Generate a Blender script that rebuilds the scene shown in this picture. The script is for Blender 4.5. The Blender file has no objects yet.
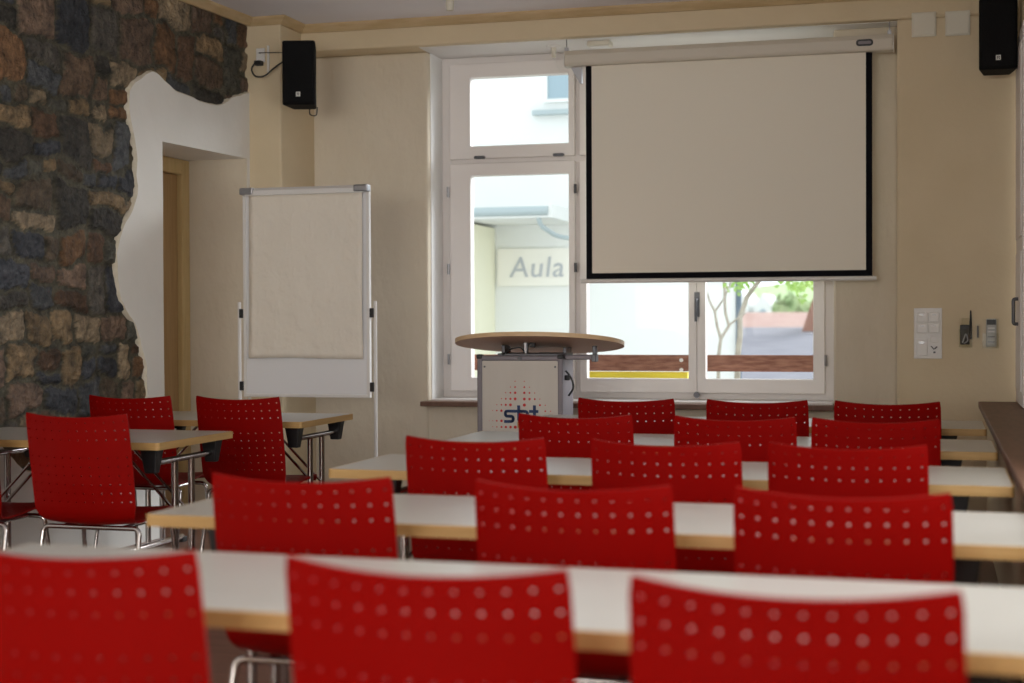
import bpy, bmesh, math, random
from mathutils import Vector, Matrix, noise, geometry
R = math.radians
PI = math.pi
sc = bpy.context.scene
col = sc.collection

# ------------------------------------------------------------------ camera, sky, lights, exposure
RIGHT = Vector((0.96054525, 0.27809457, -0.00402987))
UP = Vector((-0.00017197, 0.01508335, 0.99988623))
FWD = Vector((-0.27812371, 0.96043527, -0.01453606))
CAM_Z = 1.2527
cd = bpy.data.cameras.new('camera')
cd.sensor_width = 36.0
cd.lens = 1463.9 / 1024 * 36.0
cd.clip_start = 0.05
cd.clip_end = 300
cd.dof.use_dof = True
cd.dof.focus_distance = 7.6
cd.dof.aperture_fstop = 2.1
cam = bpy.data.objects.new('camera', cd)
m = Matrix((RIGHT, UP, -FWD)).transposed().to_4x4()
m.translation = Vector((0, 0, CAM_Z))
cam.matrix_world = m
col.objects.link(cam)
sc.camera = cam

w = bpy.data.worlds.new('sky')
sc.world = w
w.use_nodes = True
nt = w.node_tree
bg = nt.nodes['Background']
bg.inputs['Color'].default_value = (0.88, 0.95, 1.0, 1)
bg.inputs['Strength'].default_value = 1.45

def area(name, loc, rot, sx, sy, energy, color):
    l = bpy.data.lights.new(name, 'AREA')
    l.shape = 'RECTANGLE'
    l.size = sx
    l.size_y = sy
    l.energy = energy
    l.color = color
    o = bpy.data.objects.new(name, l)
    o.location = loc
    o.rotation_euler = rot
    col.objects.link(o)
    return o
# hazy daylight over the yard, falling in through the end window
sl = bpy.data.lights.new('hazy_sun', 'SUN')
sl.energy = 4.6
sl.angle = R(35)
sl.color = (0.95, 0.97, 1.0)
so_ = bpy.data.objects.new('hazy_sun', sl)
so_.rotation_euler = Vector((0.62, 0.68, 0.42)).to_track_quat('Z', 'Y').to_euler()
col.objects.link(so_)
# daylight entering by the windows of the right wall and of the rear wall
area('daylight_side_window', (0.80, 3.3, 1.85), (0, R(90), 0), 1.7, 3.4, 34, (1.0, 0.96, 0.92))
area('daylight_side_window', (0.80, -1.0, 1.85), (0, R(90), 0), 1.7, 3.4, 28, (1.0, 0.96, 0.92))
area('daylight_rear_window', (-2.2, -3.75, 1.85), (R(90), 0, 0), 3.6, 1.7, 145, (1.0, 0.93, 0.84))

sc.view_settings.view_transform = 'Standard'
sc.view_settings.look = 'None'
sc.view_settings.gamma = 1
sc.view_settings.use_curve_mapping = False
sc.view_settings.exposure = 0.3
sc.cycles.use_denoising = True
sc.cycles.max_bounces = 10
sc.cycles.diffuse_bounces = 5
sc.cycles.transparent_max_bounces = 16
sc.cycles.sample_clamp_indirect = 6

# ------------------------------------------------------------------ materials
def mat(name, color, rough=0.6, metal=0.0, spec=0.5, coat=0.0):
    m = bpy.data.materials.new(name)
    m.use_nodes = True
    b = m.node_tree.nodes['Principled BSDF']
    b.inputs['Base Color'].default_value = (*color, 1)
    b.inputs['Roughness'].default_value = rough
    b.inputs['Metallic'].default_value = metal
    b.inputs['Specular IOR Level'].default_value = spec
    b.inputs['Coat Weight'].default_value = coat
    return m

def noisy(name, c1, c2, scale, rough=0.6, bump=0.0, bscale=None, stretch=(1, 1, 1), detail=5, spec=0.4, dist=0.01, metal=0.0):
    """two colours mixed by a noise in object space, with a noise bump"""
    m = mat(name, c1, rough, metal, spec)
    t = m.node_tree
    N, L = t.nodes, t.links
    b = N['Principled BSDF']
    tc = N.new('ShaderNodeTexCoord')
    mp = N.new('ShaderNodeMapping')
    mp.inputs['Scale'].default_value = stretch
    L.new(tc.outputs['Object'], mp.inputs['Vector'])
    n = N.new('ShaderNodeTexNoise')
    n.inputs['Scale'].default_value = scale
    n.inputs['Detail'].default_value = detail
    L.new(mp.outputs[0], n.inputs['Vector'])
    cr = N.new('ShaderNodeValToRGB')
    cr.color_ramp.elements[0].position = 0.35
    cr.color_ramp.elements[1].position = 0.65
    cr.color_ramp.elements[0].color = (*c1, 1)
    cr.color_ramp.elements[1].color = (*c2, 1)
    L.new(n.outputs['Fac'], cr.inputs[0])
    L.new(cr.outputs[0], b.inputs['Base Color'])
    if bump:
        n2 = N.new('ShaderNodeTexNoise')
        n2.inputs['Scale'].default_value = bscale or scale
        n2.inputs['Detail'].default_value = 6
        L.new(mp.outputs[0], n2.inputs['Vector'])
        bp = N.new('ShaderNodeBump')
        bp.inputs['Strength'].default_value = bump
        bp.inputs['Distance'].default_value = dist
        L.new(n2.outputs['Fac'], bp.inputs['Height'])
        L.new(bp.outputs[0], b.inputs['Normal'])
    return m

M = {}
M['cream'] = noisy('cream_paint', (0.66, 0.545, 0.37), (0.69, 0.575, 0.40), 3, 0.7, 0.15, 40, spec=0.2)
M['plaster'] = noisy('rough_cream_plaster', (0.66, 0.58, 0.46), (0.69, 0.61, 0.49), 4, 0.8, 0.6, 16, (1, 1, 0.6), spec=0.2, dist=0.015)
M['white_plaster'] = noisy('white_plaster', (0.80, 0.78, 0.74), (0.83, 0.81, 0.77), 4, 0.8, 0.3, 14, spec=0.2)
M['plaster_edge'] = noisy('broken_plaster_edge', (0.62, 0.56, 0.44), (0.72, 0.66, 0.55), 20, 0.9, 0.4, 40, spec=0.1)
M['reveal'] = mat('reveal_paint', (0.88, 0.88, 0.88), 0.6)
M['ceiling'] = noisy('ceiling_paint', (0.82, 0.80, 0.84), (0.85, 0.83, 0.87), 2, 0.8, 0.1, 60, spec=0.2)
M['moulding'] = noisy('moulding_wood', (0.50, 0.36, 0.19), (0.58, 0.43, 0.25), 6, 0.5, 0.0, stretch=(1, 1, 8))
M['door_frame'] = noisy('door_frame_wood', (0.50, 0.35, 0.15), (0.56, 0.40, 0.19), 5, 0.45, 0.0, stretch=(8, 8, 0.6))
M['door_wood'] = noisy('door_wood', (0.34, 0.20, 0.08), (0.40, 0.25, 0.11), 5, 0.45, 0.0, stretch=(8, 8, 0.6))
M['floor'] = noisy('floor_wood', (0.14, 0.065, 0.045), (0.20, 0.10, 0.07), 6, 0.35, 0.1, 30, (0.6, 6, 1))
M['window_white'] = mat('window_paint', (0.80, 0.755, 0.735), 0.4)
M['sill_brown'] = noisy('sill_wood', (0.13, 0.062, 0.038), (0.17, 0.085, 0.055), 6, 0.5, 0.05, 30, (6, 0.8, 1))
M['metal_grey'] = mat('grey_metal', (0.35, 0.35, 0.37), 0.35, 0.9)
M['dark_metal'] = mat('dark_metal', (0.10, 0.10, 0.11), 0.4, 0.8)
M['chrome'] = mat('chrome', (0.50, 0.46, 0.45), 0.12, 1.0)
M['alu'] = mat('aluminium', (0.20, 0.18, 0.20), 0.5, 0.5)
M['silver_panel'] = noisy('silver_panel', (0.50, 0.46, 0.42), (0.53, 0.49, 0.45), 8, 0.45, 0.0, stretch=(1, 1, 0.2), metal=0.25)
M['black'] = mat('black_plastic', (0.012, 0.012, 0.013), 0.45)
M['black_cloth'] = mat('black_border', (0.006, 0.006, 0.009), 0.8, spec=0.1)
M['speaker_black'] = noisy('speaker_black', (0.003, 0.003, 0.0035), (0.006, 0.006, 0.007), 150, 0.7, 0.3, 200, spec=0.15)
M['white_plastic'] = mat('white_plastic', (0.76, 0.74, 0.72), 0.4)
M['cream_plastic'] = mat('cream_plastic', (0.70, 0.66, 0.56), 0.45)
M['screen_cloth'] = mat('screen_cloth', (0.84, 0.79, 0.69), 0.85, spec=0.1)
M['housing'] = mat('screen_housing', (0.62, 0.57, 0.49), 0.45)
M['laminate'] = noisy('white_laminate', (0.40, 0.38, 0.345), (0.42, 0.40, 0.365), 5, 0.28, spec=0.6)
M['beech'] = noisy('beech_edge', (0.42, 0.25, 0.085), (0.50, 0.31, 0.12), 6, 0.5, 0.0, stretch=(0.6, 0.6, 10))
M['disc_wood'] = noisy('disc_wood', (0.80, 0.50, 0.36), (0.84, 0.56, 0.41), 5, 0.45, 0.0, stretch=(0.6, 6, 1))
M['disc_edge'] = noisy('disc_edge_wood', (0.70, 0.47, 0.27), (0.76, 0.54, 0.33), 6, 0.45)
M['paper'] = noisy('paper', (0.80, 0.74, 0.65), (0.82, 0.76, 0.67), 3, 0.9, 0.8, 7, (1, 1, 0.8), spec=0.1, dist=0.03)
M['board_white'] = mat('whiteboard', (0.80, 0.80, 0.82), 0.25)
M['logo_navy'] = mat('logo_navy', (0.006, 0.03, 0.13), 0.5)
M['logo_red'] = mat('logo_red', (0.55, 0.015, 0.015), 0.5)
M['logo_white'] = mat('logo_white', (0.75, 0.75, 0.70), 0.5)
M['ext_wall'] = noisy('outside_white_render', (0.74, 0.755, 0.73), (0.76, 0.775, 0.75), 1, 0.9, spec=0.1)
M['ext_yellow'] = mat('outside_yellow_render', (0.82, 0.80, 0.62), 0.9, spec=0.1)
M['ext_banner'] = mat('banner_cream', (0.80, 0.785, 0.71), 0.9, spec=0.1)
M['ext_text'] = mat('sign_lettering', (0.44, 0.46, 0.48), 0.8, spec=0.1)
M['ext_gutter'] = mat('gutter_zinc', (0.38, 0.45, 0.46), 0.5)
M['ext_pipe'] = mat('outside_dark_pipe', (0.07, 0.11, 0.15), 0.5)
M['ext_pane'] = mat('outside_pane', (0.30, 0.40, 0.45), 0.3)
M['ext_roof'] = noisy('outside_tiles', (0.20, 0.195, 0.22), (0.25, 0.245, 0.27), 4, 0.9, 0.4, 9, (0.6, 5, 1), spec=0.1)
M['ext_salmon'] = noisy('outside_salmon_tiles', (0.36, 0.23, 0.20), (0.42, 0.29, 0.25), 3, 0.9, spec=0.1)
M['ext_brown'] = noisy('outside_brown_wood', (0.20, 0.085, 0.06), (0.34, 0.17, 0.12), 9, 0.7, 0.2, 30, (1, 6, 6), spec=0.2)
M['ext_yellowpaint'] = mat('outside_yellow_paint', (0.80, 0.66, 0.05), 0.6)
M['bark'] = noisy('bark', (0.30, 0.27, 0.22), (0.42, 0.39, 0.33), 12, 0.9, 0.4, 30)
M['leaf'] = noisy('leaf', (0.22, 0.42, 0.07), (0.40, 0.58, 0.15), 3, 0.6)
M['hedge'] = noisy('hedge_leaf', (0.20, 0.32, 0.12), (0.42, 0.50, 0.26), 3, 0.8, 0.5, 8)
M['grass'] = noisy('gravel', (0.30, 0.29, 0.27), (0.38, 0.37, 0.35), 2, 0.9)
M['remote_grey'] = mat('remote_grey', (0.42, 0.42, 0.40), 0.5)

def red_material():
    m = mat('red_shell', (0.235, 0.0012, 0.0005), 0.45, spec=0.09)
    t = m.node_tree
    N, L = t.nodes, t.links
    b = N['Principled BSDF']
    tc = N.new('ShaderNodeTexCoord')
    n = N.new('ShaderNodeTexNoise')
    n.inputs['Scale'].default_value = 260
    n.inputs['Detail'].default_value = 3
    L.new(tc.outputs['Object'], n.inputs['Vector'])
    bp = N.new('ShaderNodeBump')
    bp.inputs['Strength'].default_value = 0.25
    bp.inputs['Distance'].default_value = 0.002
    L.new(n.outputs['Fac'], bp.inputs['Height'])
    L.new(bp.outputs[0], b.inputs['Normal'])
    return m
M['red'] = red_material()

def glass_material(name, tint=(1, 1, 1), gl=0.06):
    m = bpy.data.materials.new(name)
    m.use_nodes = True
    t = m.node_tree
    N, L = t.nodes, t.links
    N.remove(N['Principled BSDF'])
    out = N['Material Output']
    tr = N.new('ShaderNodeBsdfTransparent')
    tr.inputs[0].default_value = (*tint, 1)
    gs = N.new('ShaderNodeBsdfGlossy')
    gs.inputs['Roughness'].default_value = 0.02
    mx = N.new('ShaderNodeMixShader')
    mx.inputs[0].default_value = gl
    L.new(tr.outputs[0], mx.inputs[1])
    L.new(gs.outputs[0], mx.inputs[2])
    L.new(mx.outputs[0], out.inputs['Surface'])
    return m
M['glass'] = glass_material('window_glass', (0.98, 0.99, 0.99), 0.004)
M['acrylic'] = glass_material('clear_acrylic', (0.94, 0.94, 0.92), 0.02)

def stone_material():
    m = mat('rubble_stone', (0.2, 0.18, 0.15), 0.75, spec=0.35)
    t = m.node_tree
    N, L = t.nodes, t.links
    b = N['Principled BSDF']
    at = N.new('ShaderNodeAttribute')
    at.attribute_name = 'stone_color'
    tc = N.new('ShaderNodeTexCoord')
    n = N.new('ShaderNodeTexNoise')
    n.inputs['Scale'].default_value = 14
    n.inputs['Detail'].default_value = 8
    n.inputs['Roughness'].default_value = 0.7
    L.new(tc.outputs['Object'], n.inputs['Vector'])
    cr = N.new('ShaderNodeValToRGB')
    cr.color_ramp.elements[0].position = 0.3
    cr.color_ramp.elements[1].position = 0.72
    cr.color_ramp.elements[0].color = (0.32, 0.34, 0.37, 1)
    cr.color_ramp.elements[1].color = (1.9, 1.8, 1.6, 1)
    L.new(n.outputs['Fac'], cr.inputs[0])
    mx = N.new('ShaderNodeMix')
    mx.data_type = 'RGBA'
    mx.blend_type = 'MULTIPLY'
    mx.inputs[0].default_value = 1.0
    L.new(at.outputs['Color'], mx.inputs[6])
    L.new(cr.outputs[0], mx.inputs[7])
    L.new(mx.outputs[2], b.inputs['Base Color'])
    n2 = N.new('ShaderNodeTexNoise')
    n2.inputs['Scale'].default_value = 35
    n2.inputs['Detail'].default_value = 8
    L.new(tc.outputs['Object'], n2.inputs['Vector'])
    bp = N.new('ShaderNodeBump')
    bp.inputs['Strength'].default_value = 1.0
    bp.inputs['Distance'].default_value = 0.035
    L.new(n2.outputs['Fac'], bp.inputs['Height'])
    L.new(bp.outputs[0], b.inputs['Normal'])
    return m
M['stone'] = stone_material()

# ------------------------------------------------------------------ helpers
def tag(o, label=None, cat=None, group=None, kind=None):
    if label: o['label'] = label
    if cat: o['category'] = cat
    if group: o['group'] = group
    if kind: o['kind'] = kind
    return o

def empty(name, loc=(0, 0, 0), rz=0.0, parent=None):
    o = bpy.data.objects.new(name, None)
    o.empty_display_size = 0.1
    col.objects.link(o)
    o.location = loc
    o.rotation_euler = (0, 0, rz)
    if parent: o.parent = parent
    return o

def thing(name, label, cat, loc=(0, 0, 0), rz=0.0, group=None):
    return tag(empty(name, loc, rz), label, cat, group)

class MB:
    """collects shapes into one mesh"""
    def __init__(self):
        self.v = []
        self.f = []
    def add(self, vs, fs):
        n = len(self.v)
        self.v += [tuple(p) for p in vs]
        self.f += [tuple(i + n for i in f) for f in fs]
        return self
    def box(self, a, b, mx=None):
        (x0, y0, z0), (x1, y1, z1) = a, b
        vs = [Vector(p) for p in ((x0, y0, z0), (x1, y0, z0), (x1, y1, z0), (x0, y1, z0), (x0, y0, z1), (x1, y0, z1), (x1, y1, z1), (x0, y1, z1))]
        if mx: vs = [mx @ p for p in vs]
        return self.add(vs, [(0, 3, 2, 1), (4, 5, 6, 7), (0, 1, 5, 4), (1, 2, 6, 5), (2, 3, 7, 6), (3, 0, 4, 7)])
    def cbox(self, c, s, mx=None):
        return self.box([c[i] - s[i] / 2 for i in range(3)], [c[i] + s[i] / 2 for i in range(3)], mx)
    def frame_xz(self, x0, x1, z0, z1, wd, y0, y1, wb=None, wt=None):
        """rectangular frame in the XZ plane, one ring of eight corners"""
        wb = wd if wb is None else wb
        wt = wd if wt is None else wt
        vs = []
        for y in (y0, y1):
            vs += [(x0, y, z0), (x1, y, z0), (x1, y, z1), (x0, y, z1), (x0 + wd, y, z0 + wb), (x1 - wd, y, z0 + wb), (x1 - wd, y, z1 - wt), (x0 + wd, y, z1 - wt)]
        fs = []
        for i in range(4):
            j = (i + 1) % 4
            fs += [(i, j, j + 4, i + 4), (8 + i, 12 + i, 12 + j, 8 + j), (i, 8 + i, 8 + j, j), (4 + i, 4 + j, 12 + j, 12 + i)]
        return self.add(vs, fs)
    def tube(self, pts, r, n=10, cap=True, rs=None):
        pts = [Vector(p) for p in pts]
        ref = None
        rings = []
        for i, p in enumerate(pts):
            if i == 0: t = pts[1] - p
            elif i == len(pts) - 1: t = p - pts[i - 1]
            else: t = (pts[i + 1] - p).normalized() + (p - pts[i - 1]).normalized()
            t.normalize()
            if ref is None:
                ref = t.orthogonal().normalized()
            ref = (ref - t * ref.dot(t)).normalized()
            bn = t.cross(ref)
            rr = rs[i] if rs else r
            rings.append([p + (ref * math.cos(2 * PI * k / n) + bn * math.sin(2 * PI * k / n)) * rr for k in range(n)])
        vs = [v for rg in rings for v in rg]
        fs = []
        for i in range(len(pts) - 1):
            for k in range(n):
                a, b = i * n + k, i * n + (k + 1) % n
                fs.append((a, b, b + n, a + n))
        if cap:
            fs.append(tuple(reversed(range(n))))
            fs.append(tuple((len(pts) - 1) * n + k for k in range(n)))
        return self.add(vs, fs)
    def prism(self, poly, a, b, axis='z'):
        """convex-ish polygon extruded from a to b along the axis"""
        def P(u, v, w):
            return {'z': (u, v, w), 'y': (u, w, v), 'x': (w, u, v)}[axis]
        n = len(poly)
        vs = [P(u, v, a) for u, v in poly] + [P(u, v, b) for u, v in poly]
        fs = [tuple(reversed(range(n))), tuple(range(n, 2 * n))]
        for i in range(n):
            j = (i + 1) % n
            fs.append((i, j, j + n, i + n))
        return self.add(vs, fs)
    def build(self, name, material, parent=None, smooth=False, bevel=0.0, seg=2):
        me = bpy.data.meshes.new(name)
        me.from_pydata(self.v, [], self.f)
        bm = bmesh.new()
        bm.from_mesh(me)
        bmesh.ops.recalc_face_normals(bm, faces=bm.faces)
        bm.to_mesh(me)
        bm.free()
        me.materials.append(material)
        o = bpy.data.objects.new(name, me)
        col.objects.link(o)
        if parent: o.parent = parent
        if smooth:
            me.shade_smooth()
            if hasattr(me, 'set_sharp_from_angle'):
                me.set_sharp_from_angle(angle=R(40))
        if bevel:
            md = o.modifiers.new('bevel', 'BEVEL')
            md.width = bevel
            md.segments = seg
            md.limit_method = 'ANGLE'
        return o

def arc(c, r, a0, a1, n, plane='xz'):
    out = []
    for i in range(n + 1):
        a = R(a0 + (a1 - a0) * i / n)
        u, v = r * math.cos(a), r * math.sin(a)
        if plane == 'xz': out.append(Vector((c[0] + u, c[1], c[2] + v)))
        elif plane == 'xy': out.append(Vector((c[0] + u, c[1] + v, c[2])))
        else: out.append(Vector((c[0], c[1] + u, c[2] + v)))
    return out

def rounded(pts, rad, n=5):
    """polyline with its corners rounded"""
    pts = [Vector(p) for p in pts]
    out = [pts[0]]
    for i in range(1, len(pts) - 1):
        a, b, c = pts[i - 1], pts[i], pts[i + 1]
        d1, d2 = (a - b), (c - b)
        rr = min(rad, d1.length * 0.49, d2.length * 0.49)
        p, q = b + d1.normalized() * rr, b + d2.normalized() * rr
        for k in range(n + 1):
            t = k / n
            out.append(p * (1 - t) ** 2 + b * 2 * t * (1 - t) + q * t * t)
    out.append(pts[-1])
    return out

def rrect(x0, x1, y0, y1, r, n=4):
    out = []
    for cx, cy, a0 in ((x1 - r, y0 + r, -90), (x1 - r, y1 - r, 0), (x0 + r, y1 - r, 90), (x0 + r, y0 + r, 180)):
        for i in range(n + 1):
            a = R(a0 + 90 * i / n)
            out.append((cx + r * math.cos(a), cy + r * math.sin(a)))
    return out

def copy_tree(o, parent=None):
    c = o.copy()
    col.objects.link(c)
    c.parent = parent
    for ch in list(o.children):
        copy_tree(ch, c)
    return c

def struct(o):
    o['kind'] = 'structure'
    return o

# ------------------------------------------------------------------ the room
YF = 8.96      # front face of the beam and of the right part of the end wall
YR = 9.17      # plaster face of the niche
YG = 9.50      # window frame
YO = 9.78      # outer face of the wall
ZC = 3.20
Y0 = -3.2
XR = 0.46
def xw(y): return -4.25 + 0.06 * (y - 8.62)
def yb(x, base): return base + 0.02 * x      # the end wall stands slightly askew
def skew(o):
    """turns end-wall geometry by the small angle of that wall"""
    for v in o.data.vertices:
        v.co.y += 0.02 * v.co.x
    return o

struct(MB().box((-6.0, Y0 - 0.2, -0.12), (XR + 0.1, YR + 0.25, 0)).build('floor', M['floor']))
struct(MB().box((-4.95, Y0 - 0.2, ZC), (XR + 0.3, YF + 0.5, ZC + 0.12)).build('ceiling', M['ceiling']))

# end wall: beam, right pier, plaster niche around the window
WX0, WX1, WZ0, WZ1 = -3.228, -0.605, 0.72, 3.03
wb = empty('wall_back')
struct(wb)
skew(MB().box((-4.9, YF + 0.05, WZ1), (XR + 0.3, YO, ZC)).build('beam', M['cream'], wb, bevel=0.012))
skew(MB().box((-0.222, YF + 0.05, -0.02), (XR + 0.3, YO, WZ1)).build('pier', M['cream'], wb, bevel=0.015))
skew(MB().box((-4.9, YR + 0.05, -0.02), (WX0, YO, WZ1)).build('plaster_panel', M['plaster'], wb, bevel=0.02, seg=3))
skew(MB().box((WX1, YR + 0.05, -0.02), (-0.222, YO, WZ1)).build('plaster_panel', M['plaster'], wb, bevel=0.015))
skew(MB().box((WX0, YR + 0.05, -0.02), (WX1, YO, WZ0 - 0.03)).build('parapet', M['plaster'], wb))
skew(MB().box((WX0 - 0.001, YR + 0.11, WZ0), (WX0 + 0.006, YG + 0.06, WZ1)).build('reveal_face', M['reveal'], wb))
skew(MB().box((WX0, YF + 0.11, WZ1 - 0.004), (-0.224, YG + 0.06, WZ1 + 0.002)).build('soffit_face', M['white_plastic'], wb))
# chimney-like pier in the left corner
struct(MB().box((-4.95, 8.615, 0), (-4.03, 9.4, ZC)).build('wall_corner_pier', M['cream'], bevel=0.012)).name = 'wall_corner'

# ceiling moulding
def mould(pts, name):
    mb = MB()
    prof = [(0, 3.15), (0.018, 3.15), (0.03, 3.165), (0.05, 3.185), (0.055, 3.20), (0, 3.20)]
    P = [Vector(p) for p in pts]
    rings = []
    for i, p in enumerate(P):
        d = []
        if i > 0: d.append((p - P[i - 1]).normalized())
        if i < len(P) - 1: d.append((P[i + 1] - p).normalized())
        ns = [Vector((t.y, -t.x)) for t in d]
        n = ns[0] if len(ns) == 1 else (ns[0] + ns[1]) / (1 + ns[0].dot(ns[1]))
        rings.append([(p.x + n.x * a, p.y + n.y * a, z) for a, z in prof])
    k = len(prof)
    fs = []
    for i in range(len(P) - 1):
        for j in range(k):
            a, b = i * k + j, i * k + (j + 1) % k
            fs.append((a, b, b + k, a + k))
    fs += [tuple(range(k)), tuple((len(P) - 1) * k + j for j in range(k))]
    mb.add([v for r_ in rings for v in r_], fs)
    return struct(mb.build(name, M['moulding']))
mould([(xw(Y0), Y0), (xw(8.615), 8.615), (-4.03, 8.615), (-4.03, 8.93), (XR, 9.02)], 'trim_1')

# left wall: rubble stone with a cut-out sheet of white plaster over its lower and door part
D0, D1, DZ = 7.61, 8.575, 2.298
outline = [(8.623, 2.725), (8.58, 2.72), (8.472, 2.69), (8.40, 2.655), (8.349, 2.635), (8.27, 2.605), (8.193, 2.589), (8.13, 2.583), (8.077, 2.585), (7.99, 2.584), (7.909, 2.592), (7.779, 2.609),
           (7.70, 2.632), (7.642, 2.647), (7.60, 2.668), (7.56, 2.684), (7.52, 2.695), (7.489, 2.686), (7.44, 2.655), (7.40, 2.63), (7.35, 2.605), (7.32, 2.575), (7.291, 2.538), (7.281, 2.492), (7.287, 2.44), (7.298, 2.393),
           (7.317, 2.329), (7.335, 2.29), (7.345, 2.248), (7.354, 2.164), (7.352, 2.08), (7.363, 2.02), (7.355, 1.968), (7.335, 1.925), (7.311, 1.88), (7.27, 1.835), (7.214, 1.773), (7.18, 1.72), (7.165, 1.677),
           (7.150, 1.63), (7.155, 1.582), (7.157, 1.53), (7.163, 1.483), (7.175, 1.42), (7.199, 1.373), (7.24, 1.32), (7.293, 1.274), (7.325, 1.24), (7.35, 1.206), (7.375, 1.165), (7.389, 1.121),
           (7.41, 1.08), (7.427, 1.034), (7.44, 0.99), (7.436, 0.949), (7.435, 0.863), (7.43, 0.80), (7.413, 0.75), (7.36, 0.67), (7.265, 0.591), (7.13, 0.50), (6.984, 0.451), (6.80, 0.43), (6.638, 0.443),
           (6.50, 0.46), (6.344, 0.508), (6.30, 0.54), (6.276, 0.565), (6.22, 0.62), (6.173, 0.652), (6.05, 0.72), (5.9, 0.74), (5.6, 0.80), (5.2, 0.78), (4.8, 0.9)]
wl = struct(empty('wall_left'))
def plaster_sheet():
    # outline jittered finely so that the broken edge is irregular
    pts = []
    for i in range(len(outline) - 1):
        a, b = Vector(outline[i]), Vector(outline[i + 1])
        n = max(1, int((b - a).length / 0.03))
        for k in range(n):
            p = a.lerp(b, k / n)
            q = Vector((p.x * 9, p.y * 9, 0))
            pts.append((p.x + 0.014 * noise.noise(q), p.y + 0.014 * noise.noise(q + Vector((7, 3, 1)))))
    pts[0] = outline[0]
    pts.append(outline[-1])
    rest = [(4.8, ZC), (Y0, ZC), (Y0, 0), (D0, 0), (D0 + 0.004, 0.8), (D0 - 0.004, 1.4), (D0 + 0.003, 1.9), (D0, DZ), (D1, DZ), (D1, 0), (8.623, 0)]
    poly = [Vector((a, b, 0)) for a, b in pts + rest]
    tri = geometry.tessellate_polygon([poly])
    npts = len(pts)
    vs, fs = [], []
    for p in poly: vs.append((xw(p.x), p.x, p.y))
    for t in tri: fs.append(tuple(t))
    me = MB().add(vs, fs).build('plaster_sheet', M['white_plaster'], wl)
    # broken edge strip running back to the stone
    vs, fs = [], []
    for i in range(npts):
        a = Vector(pts[max(0, i - 1)])
        b = Vector(pts[min(npts - 1, i + 1)])
        t = (b - a).normalized()
        n = Vector((t.y, -t.x)) * -1      # away from the plaster
        # plaster lies to one side; the stone side is the other
        p = Vector(pts[i])
        off = 0.008 + 0.006 * noise.noise(Vector((p.x * 15, p.y * 15, 2)))
        q = p - n * off
        vs.append((xw(p.x), p.x, p.y))
        vs.append((xw(q.x) - 0.010, q.x, q.y))
        vs.append((xw(q.x) - 0.040, q.x, q.y))
    for i in range(npts - 1):
        for k in range(2):
            a = i * 3 + k
            fs.append((a, a + 1, a + 4, a + 3))
    MB().add(vs, fs).build('plaster_edge', M['plaster_edge'], wl, smooth=True)
plaster_sheet()

def inside(poly, x, y):
    c = False
    j = len(poly) - 1
    for i in range(len(poly)):
        xi, yi = poly[i]
        xj, yj = poly[j]
        if (yi > y) != (yj > y) and x < (xj - xi) * (y - yi) / (yj - yi) + xi:
            c = not c
        j = i
    return c

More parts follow.
